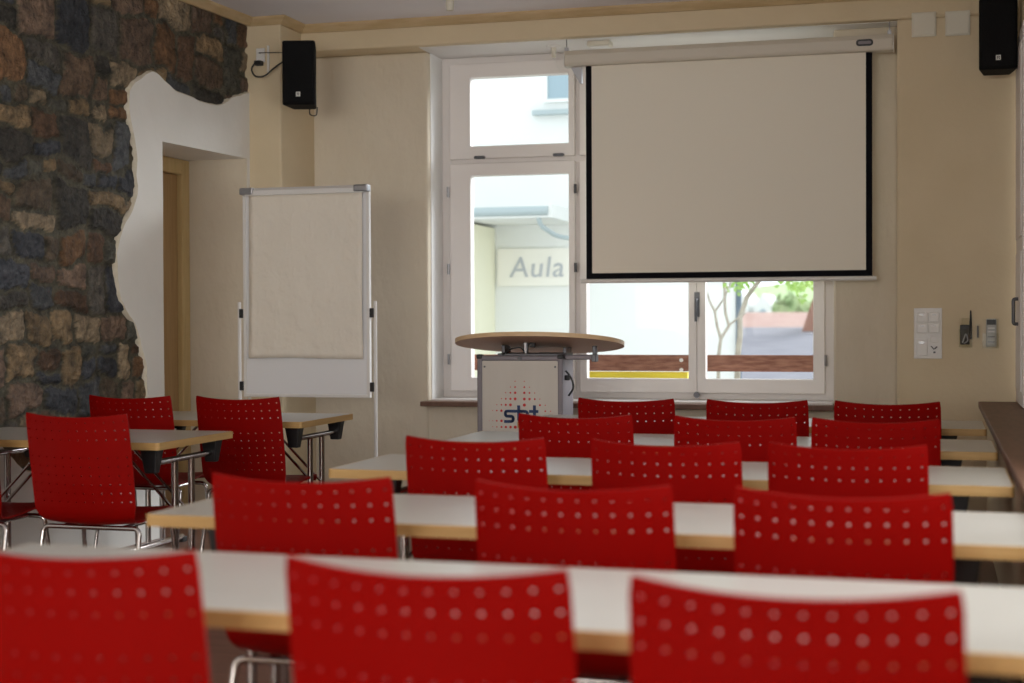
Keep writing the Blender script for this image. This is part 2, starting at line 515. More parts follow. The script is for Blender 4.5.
def stone_face():
    rnd = random.Random(11)
    pal = [(0.105, 0.098, 0.092), (0.072, 0.078, 0.090), (0.050, 0.055, 0.070), (0.15, 0.085, 0.048), (0.105, 0.064, 0.044), (0.20, 0.145, 0.090),
           (0.13, 0.090, 0.066), (0.085, 0.066, 0.050), (0.24, 0.19, 0.135), (0.085, 0.085, 0.075), (0.15, 0.105, 0.082), (0.050, 0.047, 0.044)]
    mortar = (0.085, 0.080, 0.062)
    # irregular courses
    cells = []
    z = -0.05
    ya, ybk = 4.7, 8.7
    courses = []
    while z < 3.3:
        h = rnd.choice((0.10, 0.16, 0.21, 0.26, 0.30))
        xs = [ya - rnd.random() * 0.2]
        while xs[-1] < ybk:
            xs.append(xs[-1] + rnd.uniform(0.6, 1.6) * (0.09 + 0.55 * h))
        row = []
        for i in range(len(xs) - 1):
            wdt = xs[i + 1] - xs[i]
            sp = []
            if h > 0.19 and rnd.random() < 0.45:
                c = z + h * rnd.uniform(0.35, 0.65)
                sp = [(z, c), (c, z + h)]
            else:
                sp = [(z, z + h)]
            for a, b in sp:
                row.append((xs[i], xs[i + 1], a, b, rnd.choice(pal), rnd.uniform(0.55, 1.0), rnd.uniform(0.75, 1.3), rnd.uniform(-0.25, 0.25), rnd.uniform(-0.25, 0.25)))
        courses.append((z, z + h, row))
        z += h
    step = 0.010
    ny, nz = int((8.63 - ya) / step), int(ZC / step)
    vs, cols = [], []
    for j in range(nz + 1):
        zz = j * ZC / nz
        for i in range(ny + 1):
            yy = ya + i * (8.63 - ya) / ny
            p = Vector((yy * 3.2, zz * 3.2, 0))
            wy = yy + 0.050 * noise.noise(p) + 0.030 * noise.noise(p * 2.6) + 0.010 * noise.noise(p * 9)
            wz = zz + 0.060 * noise.noise(p + Vector((31, 5, 2))) + 0.028 * noise.noise(p * 2.7 + Vector((9, 9, 9))) + 0.010 * noise.noise(p * 9 + Vector((4, 4, 4)))
            hgt, c = 0.0, mortar
            for (a, b, row) in courses:
                if a <= wz < b:
                    for s in row:
                        if s[0] <= wy < s[1] and s[2] <= wz < s[3]:
                            dx = min(wy - s[0], s[1] - wy)
                            dz = min(wz - s[2], s[3] - wz)
                            r_ = 0.028
                            if dx < r_ and dz < r_:
                                d = r_ - math.hypot(r_ - dx, r_ - dz)
                            else:
                                d = min(dx, dz)
                            d -= 0.009 + 0.008 * noise.noise(p * 5)
                            if d > 0:
                                t = min(1, d / 0.014)
                                t = t * t * (3 - 2 * t)
                                u = (wy - (s[0] + s[1]) / 2) * s[7] + (wz - (s[2] + s[3]) / 2) * s[8]
                                hgt = t * (0.022 * s[5] + 0.35 * u + 0.014 * noise.noise(p * 4) + 0.006 * noise.noise(p * 12))
                                k = s[6]
                                c = tuple(x * k for x in s[4]) if d > 0.004 else mortar
                            break
                    break
            hgt += 0.004 * noise.noise(p * 9)
            vs.append((xw(yy) - 0.030 + max(-0.008, min(0.025, hgt)), yy, zz))
            cols.append(c)
    holepoly = [(D0 - 0.02, -1), (D0 - 0.02, DZ + 0.02), (D1 + 0.3, DZ + 0.02), (D1 + 0.3, -1)]
    fs = []
    W_ = ny + 1
    for j in range(nz):
        for i in range(ny):
            cy = ya + (i + 0.5) * (8.63 - ya) / ny
            cz = (j + 0.5) * ZC / nz
            if cy > D0 - 0.02 and cz < DZ + 0.02: continue
            a = j * W_ + i
            fs.append((a, a + 1, a + W_ + 1, a + W_))
    me = bpy.data.meshes.new('rubble_stonework')
    me.from_pydata(vs, [], fs)
    at = me.color_attributes.new('stone_color', 'FLOAT_COLOR', 'POINT')
    flat = []
    for c in cols: flat += [c[0], c[1], c[2], 1.0]
    at.data.foreach_set('color', flat)
    me.materials.append(M['stone'])
    me.shade_smooth()
    o = bpy.data.objects.new('rubble_stonework', me)
    col.objects.link(o)
    o.parent = wl
stone_face()
# solid core behind, reveal of the doorway
MB().box((-5.2, Y0, 0), (xw(Y0) - 0.35, D0, ZC)).build('wall_core', M['white_plaster'], wl)
rv = MB()
rv.box((-5.2, D1, 0), (xw(D1) + 0.0, D1 + 0.04, DZ + 0.05))
rv.build('doorway_reveal', M['plaster'], wl)
rv = MB()
rv.add([(xw(D0), D0, DZ), (xw(D1), D1, DZ), (-5.2, D1, DZ), (-5.2, D0, DZ)], [(0, 1, 2, 3)])
rv.box((-5.2, D0, DZ + 0.001), (xw(D0) - 0.1, D1 + 0.3, ZC))
rv.add([(xw(D0), D0, 0), (xw(D0), D0, DZ), (-5.2, D0, DZ), (-5.2, D0, 0)], [(0, 1, 2, 3)])
rv.build('doorway_lintel', M['white_plaster'], wl)
# door and its frame at the back of the doorway
dr = struct(empty('door_1', (-4.69, 0, 0)))
fr = MB()
fr.box((-0.06, D1 - 0.10, 0), (0.03, D1 - 0.001, DZ - 0.002))
fr.box((-0.06, D0 + 0.001, 0), (0.03, D0 + 0.10, DZ - 0.002))
fr.box((-0.06, D0 + 0.10, DZ - 0.10), (0.03, D1 - 0.10, DZ - 0.002))
fr.build('door_frame', M['door_frame'], dr, bevel=0.008)
lf = MB()
lf.box((-0.05, D0 + 0.102, 0.01), (-0.005, D1 - 0.102, DZ - 0.102))
lf.build('door_leaf', M['door_wood'], dr, bevel=0.004)
lv = MB()
lv.tube(rounded([(-0.005, D0 + 0.17, 1.03), (0.045, D0 + 0.17, 1.03), (0.045, D0 + 0.29, 1.03)], 0.02), 0.009)
lv.build('door_handle', M['metal_grey'], dr, smooth=True)

# right wall with its windows and the deep brown sill
wr = struct(empty('wall_right'))
MB().box((0.285, Y0, 0), (XR + 0.3, yb(0.3, YF + 0.05), 0.725)).build('parapet', M['cream'], wr)
MB().box((XR, Y0, 2.85), (XR + 0.3, 9.0, ZC)).build('lintel', M['cream'], wr)
MB().box((XR + 0.02, 5.05, 0.76), (XR + 0.3, 8.3, 2.86)).build('panel', M['cream'], wr)
for ya, ybb in ((0.75, 1.55), (Y0, -2.75)):
    MB().box((XR, ya, 0.76), (XR + 0.3, ybb, 2.86)).build('pier', M['cream'], wr)
struct(MB().box((0.24, Y0 + 0.01, 0.728), (XR + 0.3, yb(0.3, YF + 0.045), 0.765)).build('trim_2', M['sill_brown'], bevel=0.004))
def side_window(n, ya, ybb, hinge=False):
    g = struct(empty('window_%d' % n, (XR, 0, 0)))
    a = MB()
    x0, x1 = 0.0, 0.07
    wd = 0.07
    a.box((x0, ya, 0.768), (x1, ya + wd, 2.848))
    a.box((x0, ybb - wd, 0.768), (x1, ybb, 2.848))
    a.box((x0, ya + wd, 0.768), (x1, ybb - wd, 0.84))
    a.box((x0, ya + wd, 2.78), (x1, ybb - wd, 2.848))
    k = max(1, round((ybb - ya) / 1.15))
    for i in range(1, k):
        c = ya + (ybb - ya) * i / k
        a.box((x0, c - 0.06, 0.84), (x1, c + 0.06, 2.78))
    a.build('window_frame', M['window_white'], g, bevel=0.006)
    MB().box((0.03, ya + wd, 0.84), (0.036, ybb - wd, 2.78)).build('pane', M['glass'], g)
    return g
side_window(2, 1.56, 5.04)
side_window(3, -2.74, 0.74)
# white casement standing against the end wall, with its curved handle
g = struct(empty('window_4', (XR, 0, 0)))
a = MB()
a.box((-0.012, 8.32, 0.768), (0.05, 8.985, 2.85))
a.build('window_frame', M['window_white'], g, bevel=0.006)
a = MB()
for za, zb in ((0.85, 1.62), (1.70, 2.76)):
    a.box((-0.02, 8.40, za), (-0.010, 8.90, zb))
a.build('casement_panel', M['window_white'], g, bevel=0.006)
a = MB()
a.tube(rounded([(-0.018, 8.62, 1.36), (-0.045, 8.62, 1.36), (-0.045, 8.62, 1.22), (-0.018, 8.62, 1.22)], 0.03, 8), 0.010)
a.build('handle', M['dark_metal'], g, smooth=True)

# rear wall with one window
wk = struct(empty('wall_rear'))
a = MB()
a.box((-5.2, Y0 - 0.3, 0), (XR + 0.3, Y0, 0.9))
a.box((-5.2, Y0 - 0.3, 2.8), (XR + 0.3, Y0, ZC))
a.box((-5.2, Y0 - 0.3, 0.9), (-4.1, Y0, 2.8))
a.box((-0.3, Y0 - 0.3, 0.9), (XR + 0.3, Y0, 2.8))
a.build('masonry', M['cream'], wk)
g = struct(empty('window_5', (0, Y0 - 0.15, 0)))
MB().frame_xz(-4.1, -0.3, 0.9, 2.8, 0.09, -0.04, 0.04).build('window_frame', M['window_white'], g)
MB().box((-2.25, -0.035, 0.99), (-2.15, 0.035, 2.71)).build('mullion', M['window_white'], g)
MB().box((-4.01, -0.003, 0.99), (-0.39, 0.003, 2.71)).build('pane', M['glass'], g)

# ------------------------------------------------------------------ main window
win = struct(empty('window_1'))
def sk(o): return skew(o)
fy0, fy1 = YG + 0.012, YG + 0.09
a = MB().frame_xz(WX0, WX1, WZ0 + 0.01, WZ1 - 0.003, 0.075, fy0, fy1, wb=0.08, wt=0.07)
sk(a.build('window_frame', M['window_white'], win, bevel=0.005))
cols3 = [(-3.13, -2.285), (-2.285, -1.485), (-1.485, -0.68)]
gl = [(-3.012, -2.335), (-2.215, -1.542), (-1.431, -0.748)]
for xm in (-2.277, -1.486):
    sk(MB().box((xm - 0.03, fy0, WZ0 + 0.09), (xm + 0.03, fy1, WZ1 - 0.073)).build('mullion', M['window_white'], win, bevel=0.004))
sk(MB().box((WX0 + 0.075, fy0 - 0.004, 2.30), (WX1 - 0.075, fy1, 2.35)).build('transom', M['window_white'], win, bevel=0.004))
for i, (gx0, gx1) in enumerate(gl):
    for (sz0, sz1, gz0, gz1) in ((0.775, 2.31, 0.868, 2.225), (2.34, 2.98, 2.425, 2.885)):
        lx = {0: (-3.160, -2.295), 1: (-2.262, -1.4875), 2: (-1.4865, -0.675)}[i]
        sh = MB()
        vs = []
        ya, ybb = YG - 0.03, YG + 0.05
        for y in (ya, ybb):
            vs += [(lx[0], y, sz0), (lx[1], y, sz0), (lx[1], y, sz1), (lx[0], y, sz1), (gx0, y, gz0), (gx1, y, gz0), (gx1, y, gz1), (gx0, y, gz1)]
        fs = []
        for k in range(4):
            j = (k + 1) % 4
            fs += [(k, j, j + 4, k + 4), (8 + k, 12 + k, 12 + j, 8 + j), (k, 8 + k, 8 + j, j), (4 + k, 4 + j, 12 + j, 12 + k)]
        sh.add(vs, fs)
        s_ = sk(sh.build('sash', M['window_white'], win, bevel=0.006))
        sk(MB().box((gx0 - 0.005, YG + 0.008, gz0 - 0.005), (gx1 + 0.005, YG + 0.014, gz1 + 0.005)).build('pane', M['glass'], s_))
        if sz0 < 1:
            for zh in (0.99, 1.60, 2.12):
                for xs in ((lx[0] - 0.008,) if i == 0 else (lx[1] + 0.006,) if i == 2 else ()):
                    sk(MB().tube([(xs, YG - 0.036, zh - 0.035), (xs, YG - 0.036, zh + 0.035)], 0.009, 8).build('hinge', M['metal_grey'], s_))
for zh in (1.60, 2.12):
    sk(MB().tube([(-2.288, YG - 0.036, zh - 0.03), (-2.288, YG - 0.036, zh + 0.03)], 0.010, 8).build('hinge', M['dark_metal'], win))
for xh in (-2.945, -2.40):
    a = MB().prism(rrect(xh - 0.038, xh + 0.038, 2.337, 2.357, 0.009), YG - 0.045, YG - 0.028, 'y')
    sk(a.build('latch', M['dark_metal'], win))
a = MB().box((-1.502, YG - 0.040, 1.27), (-1.468, YG - 0.028, 1.43))
a.tube(rounded([(-1.485, YG - 0.035, 1.385), (-1.485, YG - 0.085, 1.385), (-1.485, YG - 0.085, 1.24)], 0.02), 0.009)
sk(a.build('window_handle', M['dark_metal'], win, smooth=False))
a = MB().tube([(-1.485, YG - 0.01, 0.765), (-1.485, YG - 0.05, 0.765)], 0.012, 10)
a.tube([(-1.485, YG - 0.05, 0.765), (-1.485, YG - 0.062, 0.765)], 0.02, 10)
sk(a.build('knob', M['dark_metal'], win, smooth=False))
sk(struct(MB().box((-3.255, YR - 0.045, 0.69), (-0.60, YG + 0.02, 0.722)).build('trim_3', M['sill_brown'], bevel=0.004)))
# white board lying on the sill inside the reveal
sk(struct(MB().box((WX0 + 0.01, YR + 0.07, 0.7225), (WX1 - 0.01, YG - 0.006, 0.732)).build('trim_4', M['window_white'])))

# ------------------------------------------------------------------ projection screen
scr = thing('projection_screen', 'white roll-down projection screen with black borders hanging in front of the window', 'projection screen', (-1.26, YR - 0.10 - 0.025, 2.90))
RX = Matrix.Rotation(math.atan(0.02), 4, 'Z')
scr.rotation_euler = (0, 0, math.atan(0.02))
k_ = 9.045 / 8.95
hx0, hx1 = -2.25 + 1.26, -0.247 + 1.26
prof = [(-0.045, -0.048), (0.045, -0.048), (0.05, -0.03), (0.05, 0.03), (0.035, 0.05), (-0.035, 0.05), (-0.052, 0.02), (-0.052, -0.03)]
a = MB().prism(prof, hx0, hx1, 'x')
hs = a.build('housing', M['housing'], scr, bevel=0.006)
for xe in (hx0 - 0.006, hx1):
    MB().prism([(p * 1.04, q * 1.04) for p, q in prof], xe, xe + 0.006, 'x').build('end_cap', M['white_plastic'], scr, bevel=0.002)
lg = MB().prism(rrect(0.80, 0.90, -0.018, 0.022, 0.018), -0.056, -0.048, 'y').build('badge', M['black'], scr)
MB().prism(rrect(0.812, 0.888, -0.007, 0.011, 0.008), -0.0575, -0.056, 'y').build('badge_plate', M['alu'], lg)
cx0, cx1 = (-2.122 + 1.26), (-0.367 + 1.26)
zt, zb_ = 2.855 - 2.90, 1.510 - 2.90
MB().box((cx0 + 0.037, -0.002, zb_ + 0.037), (cx1 - 0.037, 0.001, zt)).build('projection_cloth', M['screen_cloth'], scr)
a = MB()
a.add([(cx0, -0.003, zt), (cx0 + 0.037, -0.003, zt), (cx0 + 0.037, -0.003, zb_ + 0.037), (cx1 - 0.037, -0.003, zb_ + 0.037), (cx1 - 0.037, -0.003, zt), (cx1, -0.003, zt), (cx1, -0.003, zb_), (cx0, -0.003, zb_),
       (cx0, 0.002, zt), (cx0 + 0.037, 0.002, zt), (cx0 + 0.037, 0.002, zb_ + 0.037), (cx1 - 0.037, 0.002, zb_ + 0.037), (cx1 - 0.037, 0.002, zt), (cx1, 0.002, zt), (cx1, 0.002, zb_), (cx0, 0.002, zb_)],
      [(0, 1, 2, 7), (2, 3, 6, 7), (3, 4, 5, 6), (8, 15, 10, 9), (10, 15, 14, 11), (11, 14, 13, 12), (0, 7, 15, 8), (7, 6, 14, 15), (6, 5, 13, 14), (1, 9, 10, 2), (2, 10, 11, 3), (3, 11, 12, 4)])
a.build('black_border', M['black_cloth'], scr)
MB().tube([(cx0 - 0.035, 0, zb_ - 0.013), (cx1 + 0.025, 0, zb_ - 0.013)], 0.014, 12).build('weight_bar', M['white_plastic'], scr, smooth=True)
for xe in (hx0 + 0.004, hx1 - 0.02):
    a = MB().tube([(xe, 0, 0.05), (xe, 0, 0.128)], 0.004, 6)
    a.cbox((xe, 0, 0.06), (0.022, 0.03, 0.03))
    a.build('hanger', M['metal_grey'], scr)
a = MB().prism([(-0.96, -0.05), (-0.89, -0.05), (-0.89, -0.15), (-0.905, -0.15)], 0.005, 0.035, 'y')
a.build('bracket', M['metal_grey'], scr)
# fittings on the soffit
bk = thing('mounting_plate', 'flat cream mounting plate on the soffit above the screen housing', 'plate', (-2.06, 9.16, WZ1 - 0.004))
MB().box((-0.075, -0.05, -0.03), (0.075, 0.05, 0)).build('plate_body', M['cream_plastic'], bk, bevel=0.006)
MB().box((-0.06, -0.035, -0.036), (0.06, 0.035, -0.03)).build('cover', M['white_plastic'], bk, bevel=0.002)
hk = thing('ceiling_hook', 'small cream hook with a loose thread on the soffit left of the screen', 'hook', (-2.375, 9.20, WZ1 - 0.004))
a = MB().tube([(0, 0, 0), (0, 0, -0.012)], 0.045, 16)
a.build('base', M['white_plastic'], hk)
MB().tube([(0, 0, -0.012), (0, 0, -0.075)], 0.016, 12, rs=[0.018, 0.013]).build('hook_body', M['cream_plastic'], hk)
MB().tube([(0, 0, -0.075), (0.008, 0.005, -0.11), (0.03, 0.01, -0.15), (0.04, 0.01, -0.175)], 0.002, 5).build('thread', M['white_plastic'], hk)
cf = thing('ceiling_fitting', 'small cream fitting hanging from the ceiling before the end wall', 'ceiling fitting', (-2.80, 8.36, ZC))
MB().tube([(0, 0, 0), (0, 0, -0.018)], 0.035, 16).build('rose', M['white_plastic'], cf)
MB().tube([(0, 0, -0.018), (0, 0, -0.045), (0, 0, -0.088)], 0.025, 14, rs=[0.022, 0.026, 0.022]).build('lamp_body', M['cream_plastic'], cf)

# ------------------------------------------------------------------ speakers and wall fittings
def speaker(loc, rz, label):
    t = thing('loudspeaker', label, 'loudspeaker', loc, rz, 'loudspeakers high on the end wall')
    # trapezoid cabinet, grille to local -Y
    pl = [(-0.100, -0.10), (0.100, -0.10), (0.103, -0.08), (0.075, 0.12), (-0.075, 0.12), (-0.103, -0.08)]
    MB().prism(pl, 0, 0.40, 'z').build('cabinet', M['speaker_black'], t, bevel=0.01)
    MB().box((-0.092, -0.108, 0.012), (0.092, -0.098, 0.388)).build('grille', M['speaker_black'], t, bevel=0.004)
    b = MB().box((-0.013, -0.1105, 0.05), (0.013, -0.1075, 0.078)).build('badge', M['logo_white'], t)
    a = MB()
    for (x0, x1, z0, z1) in ((-0.008, -0.004, 0.055, 0.073), (-0.004, 0.005, 0.069, 0.073), (-0.004, 0.005, 0.062, 0.065), (0.003, 0.007, 0.063, 0.073), (0.002, 0.008, 0.055, 0.060)):
        a.box((x0, -0.1112, z0), (x1, -0.1104, z1))
    a.build('badge_mark', M['dark_metal'], b)
    return t
s1 = speaker((-3.835, 8.50, 2.600), R(14), 'black loudspeaker with a plugged-in cable in the left corner above the flip chart')
MB().tube([(-0.02, 0.10, 0.2), (-0.150, 0.250, 0.2)], 0.02, 10).build('wall_bracket', M['black'], s1)
MB().tube(rounded([(0.045, 0.06, 0.01), (0.04, 0.05, -0.045), (0.085, 0.07, -0.05), (0.085, 0.09, 0.01)], 0.03, 6), 0.004, 6).build('cable_loop', M['black'], s1)
s2 = speaker((0.335, 8.74, 2.645), R(0), 'black loudspeaker with a small white badge in the top right corner')
MB().tube([(0, 0.11, 0.2), (0, 0.22, 0.2)], 0.02, 10).build('wall_bracket', M['black'], s2)

so = thing('wall_socket', 'white double wall socket with a black plug beside the left loudspeaker', 'socket', (-4.165, 8.613, 2.96))
MB().box((-0.03, -0.012, -0.045), (0.03, 0, 0.045)).build('socket_plate', M['white_plastic'], so, bevel=0.003)
MB().box((0.045, -0.010, -0.11), (0.06, 0, 0.06)).build('cable_duct', M['white_plastic'], so, bevel=0.002)
MB().cbox((0.0, -0.035, -0.055), (0.05, 0.045, 0.03)).build('plug', M['black'], so, bevel=0.006)
MB().tube(rounded([(-0.02, -0.05, -0.058), (-0.045, -0.055, -0.09), (-0.02, -0.06, -0.145), (0.05, -0.06, -0.15), (0.11, -0.04, -0.09), (0.17, 0.02, -0.03)], 0.06, 6), 0.0055, 8).build('power_cable', M['black'], so, smooth=True)
MB().tube([(0.0, -0.012, 0.012), (0.0, -0.03, 0.012), (0.13, -0.02, 0.008), (0.175, 0.0, 0.008)], 0.003, 6).build('signal_cable', M['black'], so)

def blank_plate(x, z, label):
    t = thing('blank_wall_plate', label, 'wall plate', (x, yb(x, YF + 0.05) - 0.0005, z), 0, 'blank plates beside the right loudspeaker')
    MB().box((-0.07, -0.014, -0.072), (0.07, 0, 0.072)).build('plate_rim', M['cream_plastic'], t, bevel=0.004)
    MB().box((-0.062, -0.020, -0.064), (0.062, -0.014, 0.064)).build('cover', M['cream_plastic'], t, bevel=0.003)
    return t
blank_plate(-0.068, 2.988, 'blank cream wall plate nearest the screen housing')
blank_plate(0.122, 2.985, 'blank cream wall plate next to the right loudspeaker')
def wy(x): return yb(x, YF + 0.05) - 0.0005
sw = thing('switch_panel', 'white wall panel of four switches above a socket, right of the screen', 'light switch', (-0.045, wy(-0.045), 1.165))
MB().box((-0.08, -0.008, -0.15), (0.08, 0, 0.15)).build('panel_frame', M['white_plastic'], sw, bevel=0.003)
for (cx, cz) in ((-0.034, 0.095), (0.034, 0.095), (-0.034, 0.03), (0.034, 0.03)):
    b = MB().cbox((cx, -0.012, cz), (0.062, 0.012, 0.058)).build('switch', M['white_plastic'], sw, bevel=0.004)
    MB().cbox((cx, -0.0185, cz + 0.014), (0.022, 0.001, 0.004)).build('switch_mark', M['metal_grey'], b)
b = MB().cbox((-0.034, -0.012, -0.082), (0.062, 0.010, 0.10)).build('cover_plate', M['white_plastic'], sw, bevel=0.003)
MB().prism(rrect(-0.05, -0.02, -0.062, -0.048, 0.006), -0.0185, -0.0165, 'y').build('badge', M['metal_grey'], b)
MB().cbox((0.036, -0.011, -0.035), (0.044, 0.010, 0.04)).build('switch', M['white_plastic'], sw, bevel=0.003)
b = MB()
b.frame_xz(0.008, 0.066, -0.125, -0.065, 0.008, -0.014, -0.008)
b.build('socket_rim', M['white_plastic'], sw)
a = MB().tube([(0.018, -0.012, -0.075), (0.034, -0.016, -0.095)], 0.003, 6)
a.tube([(0.037, -0.016, -0.092), (0.052, -0.014, -0.078)], 0.004, 6)
a.cbox((0.037, -0.012, -0.112), (0.012, 0.008, 0.01))
a.build('socket_key', M['dark_metal'], sw)

hd = thing('remote_holder', 'clear wall holder with a black corded microphone transmitter beside the switch panel', 'wall holder', (0.17, wy(0.17), 1.17))
a = MB().box((-0.04, -0.004, -0.085), (0.035, 0, 0.085))
a.box((-0.04, -0.045, -0.085), (0.035, -0.040, 0.02))
a.box((-0.04, -0.045, -0.09), (0.035, 0, -0.085))
a.build('clear_tray', M['acrylic'], hd)
tr = thing('transmitter', 'black handheld transmitter with a thin aerial standing in the left clear holder', 'transmitter', (0.17, wy(0.17), 1.17))
MB().box((-0.034, -0.036, -0.07), (0.020, -0.008, 0.045)).build('transmitter_body', M['black'], tr, bevel=0.005)
MB().tube([(0.026, -0.02, -0.04), (0.026, -0.02, 0.06), (0.026, -0.02, 0.13)], 0.006, 8, rs=[0.008, 0.007, 0.004]).build('aerial', M['black'], tr)
MB().tube(rounded([(-0.02, -0.038, -0.06), (0.0, -0.042, 0.0), (0.012, -0.042, -0.05), (-0.012, -0.042, -0.065)], 0.02), 0.004, 6).build('cord', M['metal_grey'], tr)
hd2 = thing('remote_holder', 'clear wall holder nearest the room corner with a grey remote control', 'wall holder', (0.31, wy(0.31), 1.165))
a = MB().box((-0.048, -0.004, -0.085), (0.042, 0, 0.085))
a.box((-0.048, -0.040, -0.085), (0.042, -0.035, 0.0))
a.box((-0.048, -0.040, -0.09), (0.042, 0, -0.085))
a.build('clear_tray', M['acrylic'], hd2)
rm = thing('remote_control', 'grey remote control with a dark display standing in the right clear holder', 'remote control', (0.31, wy(0.31), 1.165))
MB().box((-0.028, -0.030, -0.078), (0.030, -0.008, 0.085)).build('remote_body', M['remote_grey'], rm, bevel=0.005)
MB().box((-0.024, -0.032, 0.050), (0.026, -0.030, 0.080)).build('display', M['black'], rm)
for z in (-0.05, -0.02, 0.01, 0.03):
    MB().box((-0.018, -0.0325, z - 0.004), (0.020, -0.030, z + 0.004)).build('button', M['dark_metal'] if z in (-0.05, -0.02) else M['white_plastic'], rm)
lw = thing('wall_clip', 'narrow clear wall clip with a grey pen between the two remote holders', 'wall clip', (0.237, wy(0.237), 1.175))
MB().box((-0.012, -0.014, -0.045), (0.012, 0, 0.045)).build('clip_tray', M['acrylic'], lw)
MB().tube([(0, -0.007, -0.035), (0, -0.007, 0.035)], 0.005, 8).build('pen', M['dark_metal'], lw)

# ------------------------------------------------------------------ flip chart
fc = thing('flip_chart', 'white flip chart easel with a large blank paper pad against the end wall', 'flip chart', (-3.63, 8.10, 0), 0)
px0, px1, pz0, pz1 = -0.41, 0.412, 0.795, 2.058
MB().box((px0 + 0.018, -0.010, pz0 + 0.018), (px1 - 0.018, 0.010, pz1 - 0.02)).build('whiteboard', M['board_white'], fc)
MB().frame_xz(px0, px1, pz0, pz1, 0.02, -0.016, 0.016).build('board_frame', M['white_plastic'], fc, bevel=0.004)
cl = MB().prism([(-0.05, 0.0), (-0.046, 0.03), (-0.018, 0.048), (0.0, 0.048), (0.0, 0.0)], px0 + 0.03, px1 - 0.03, 'x')
for i, v in enumerate(cl.v): cl.v[i] = (v[0], v[1], v[2] + 2.010)
cl = cl.build('clamp_bar', M['white_plastic'], fc, bevel=0.004)
for x0, x1 in ((px0 - 0.004, px0 + 0.085), (px1 - 0.085, px1 + 0.004)):
    MB().box((x0, -0.054, 2.015), (x1, 0.004, 2.058)).build('clamp_end', M['metal_grey'], fc, bevel=0.008)
# pad: a gently waving sheet with others behind it
def sheet(y, amp, seed, name, m_):
    vs, fs = [], []
    nx, nz = 22, 30
    for j in range(nz + 1):
        for i in range(nx + 1):
            u, v = i / nx, j / nz
            x = -0.36 + 0.735 * u
            z = 2.02 - (2.02 - 1.03) * v + (0.004 * math.sin(u * 5) if v == 1 else 0)
            d = amp * v * (0.5 + noise.noise(Vector((u * 2.2, v * 2.5, seed)))) + 0.004 * noise.noise(Vector((u * 6, v * 2.5, seed + 5)))
            vs.append((x, y - d, z))
    for j in range(nz):
        for i in range(nx):
            a_ = j * (nx + 1) + i
            fs.append((a_, a_ + 1, a_ + nx + 2, a_ + nx + 1))
    o = MB().add(vs, fs).build(name, m_, fc, smooth=True)
    md = o.modifiers.new('thickness', 'SOLIDIFY')
    md.thickness = 0.0015
    return o
sheet(-0.030, 0.022, 1.3, 'paper_pad', M['paper'])
for sx in (px0 - 0.033, px1 + 0.030):
    MB().tube([(sx, 0.0, 0.03), (sx, 0.0, 1.37)], 0.0105, 12).build('pole', M['white_plastic'], fc, smooth=True)
    s = 1 if sx > 0 else -1
    for z in (1.30, 0.86):
        MB().cbox((sx - s * 0.018, 0, z), (0.026, 0.034, 0.055)).build('clamp', M['black'], fc, bevel=0.004)
    MB().tube([(sx, -0.30, 0.022), (sx, 0.24, 0.022)], 0.016, 10).build('foot', M['white_plastic'], fc)
MB().tube([(px0 - 0.033, 0.0, 0.18), (px1 + 0.03, 0.0, 0.18)], 0.011, 10).build('cross_bar', M['white_plastic'], fc)

# ------------------------------------------------------------------ lectern
lc = thing('lectern', 'silver box lectern with a red dotted logo and a tilted round wooden top', 'lectern', (-2.313, 8.14, 0), math.atan(0.02))
bw = 0.256
H_ = 1.048
MB().box((-bw + 0.01, 0.012, 0.03), (bw - 0.01, 0.32, H_ - 0.012)).build('cabinet', M['alu'], lc, bevel=0.004)
MB().frame_xz(-bw, bw, 0.0, H_, 0.03, 0.0, 0.05).build('front_frame', M['alu'], lc, bevel=0.006)
for sx in (-1, 1):
    MB().cbox((sx * (bw - 0.014), 0.02, H_ - 0.006), (0.034, 0.056, 0.026)).build('corner_cap', M['black'], lc, bevel=0.006)
    for z in (H_ - 0.065, 0.1):
        MB().tube([(sx * (bw - 0.045), 0.008, z), (sx * (bw - 0.045), 0.0035, z)], 0.006, 10).build('screw', M['dark_metal'], lc)
MB().box((-0.012, -0.006, H_ - 0.028), (0.012, 0.002, H_ - 0.006)).build('lock', M['dark_metal'], lc)
# logo dots: columns and rows in photo pixels of the panel, scaled to metres
S_ = 0.556 / 93.0
def lx_(p): return (465 + p / 8.9 - 478) * S_ - bw
def lz_(p): return H_ - (370 + p / 8.9 - 355.5) * S_
def dot(mb, x, z, r):
    n = 10
    vs = [(x, 0.0035, z)] + [(x + r * math.cos(2 * PI * k / n), 0.0035, z + r * math.sin(2 * PI * k / n)) for k in range(n)]
    mb.add(vs, [(0, 1 + k, 1 + (k + 1) % n) for k in range(n)])
dots = {93: {455: 5, 537: 5}, 143: {413: 5, 455: 8, 537: 8, 583: 5}, 192: {371: 5, 413: 8, 455: 11, 537: 11, 583: 8, 629: 5},
        245: {332: 5, 371: 8, 413: 10, 455: 13, 537: 13, 583: 11, 629: 8, 675: 5}, 297: {290: 5, 332: 7, 371: 10, 413: 13, 537: 14, 675: 9, 722: 5},
        348: {253: 4, 290: 7, 332: 11, 722: 8, 768: 5}, 436: {222: 3, 253: 4, 290: 8, 332: 12, 722: 8, 768: 6},
        489: {253: 4, 290: 6, 332: 9, 371: 11, 413: 12, 455: 14, 537: 14, 583: 12, 629: 10, 675: 8, 722: 5}, 541: {290: 4, 332: 7, 371: 10, 413: 11, 455: 13, 537: 13, 583: 11, 629: 8, 675: 5},
        592: {332: 5, 371: 8, 413: 10, 455: 12, 537: 12, 583: 9, 629: 5}, 643: {371: 5, 413: 8, 455: 10, 537: 10, 583: 6}, 694: {413: 5, 455: 7, 537: 7}}
mb = MB()
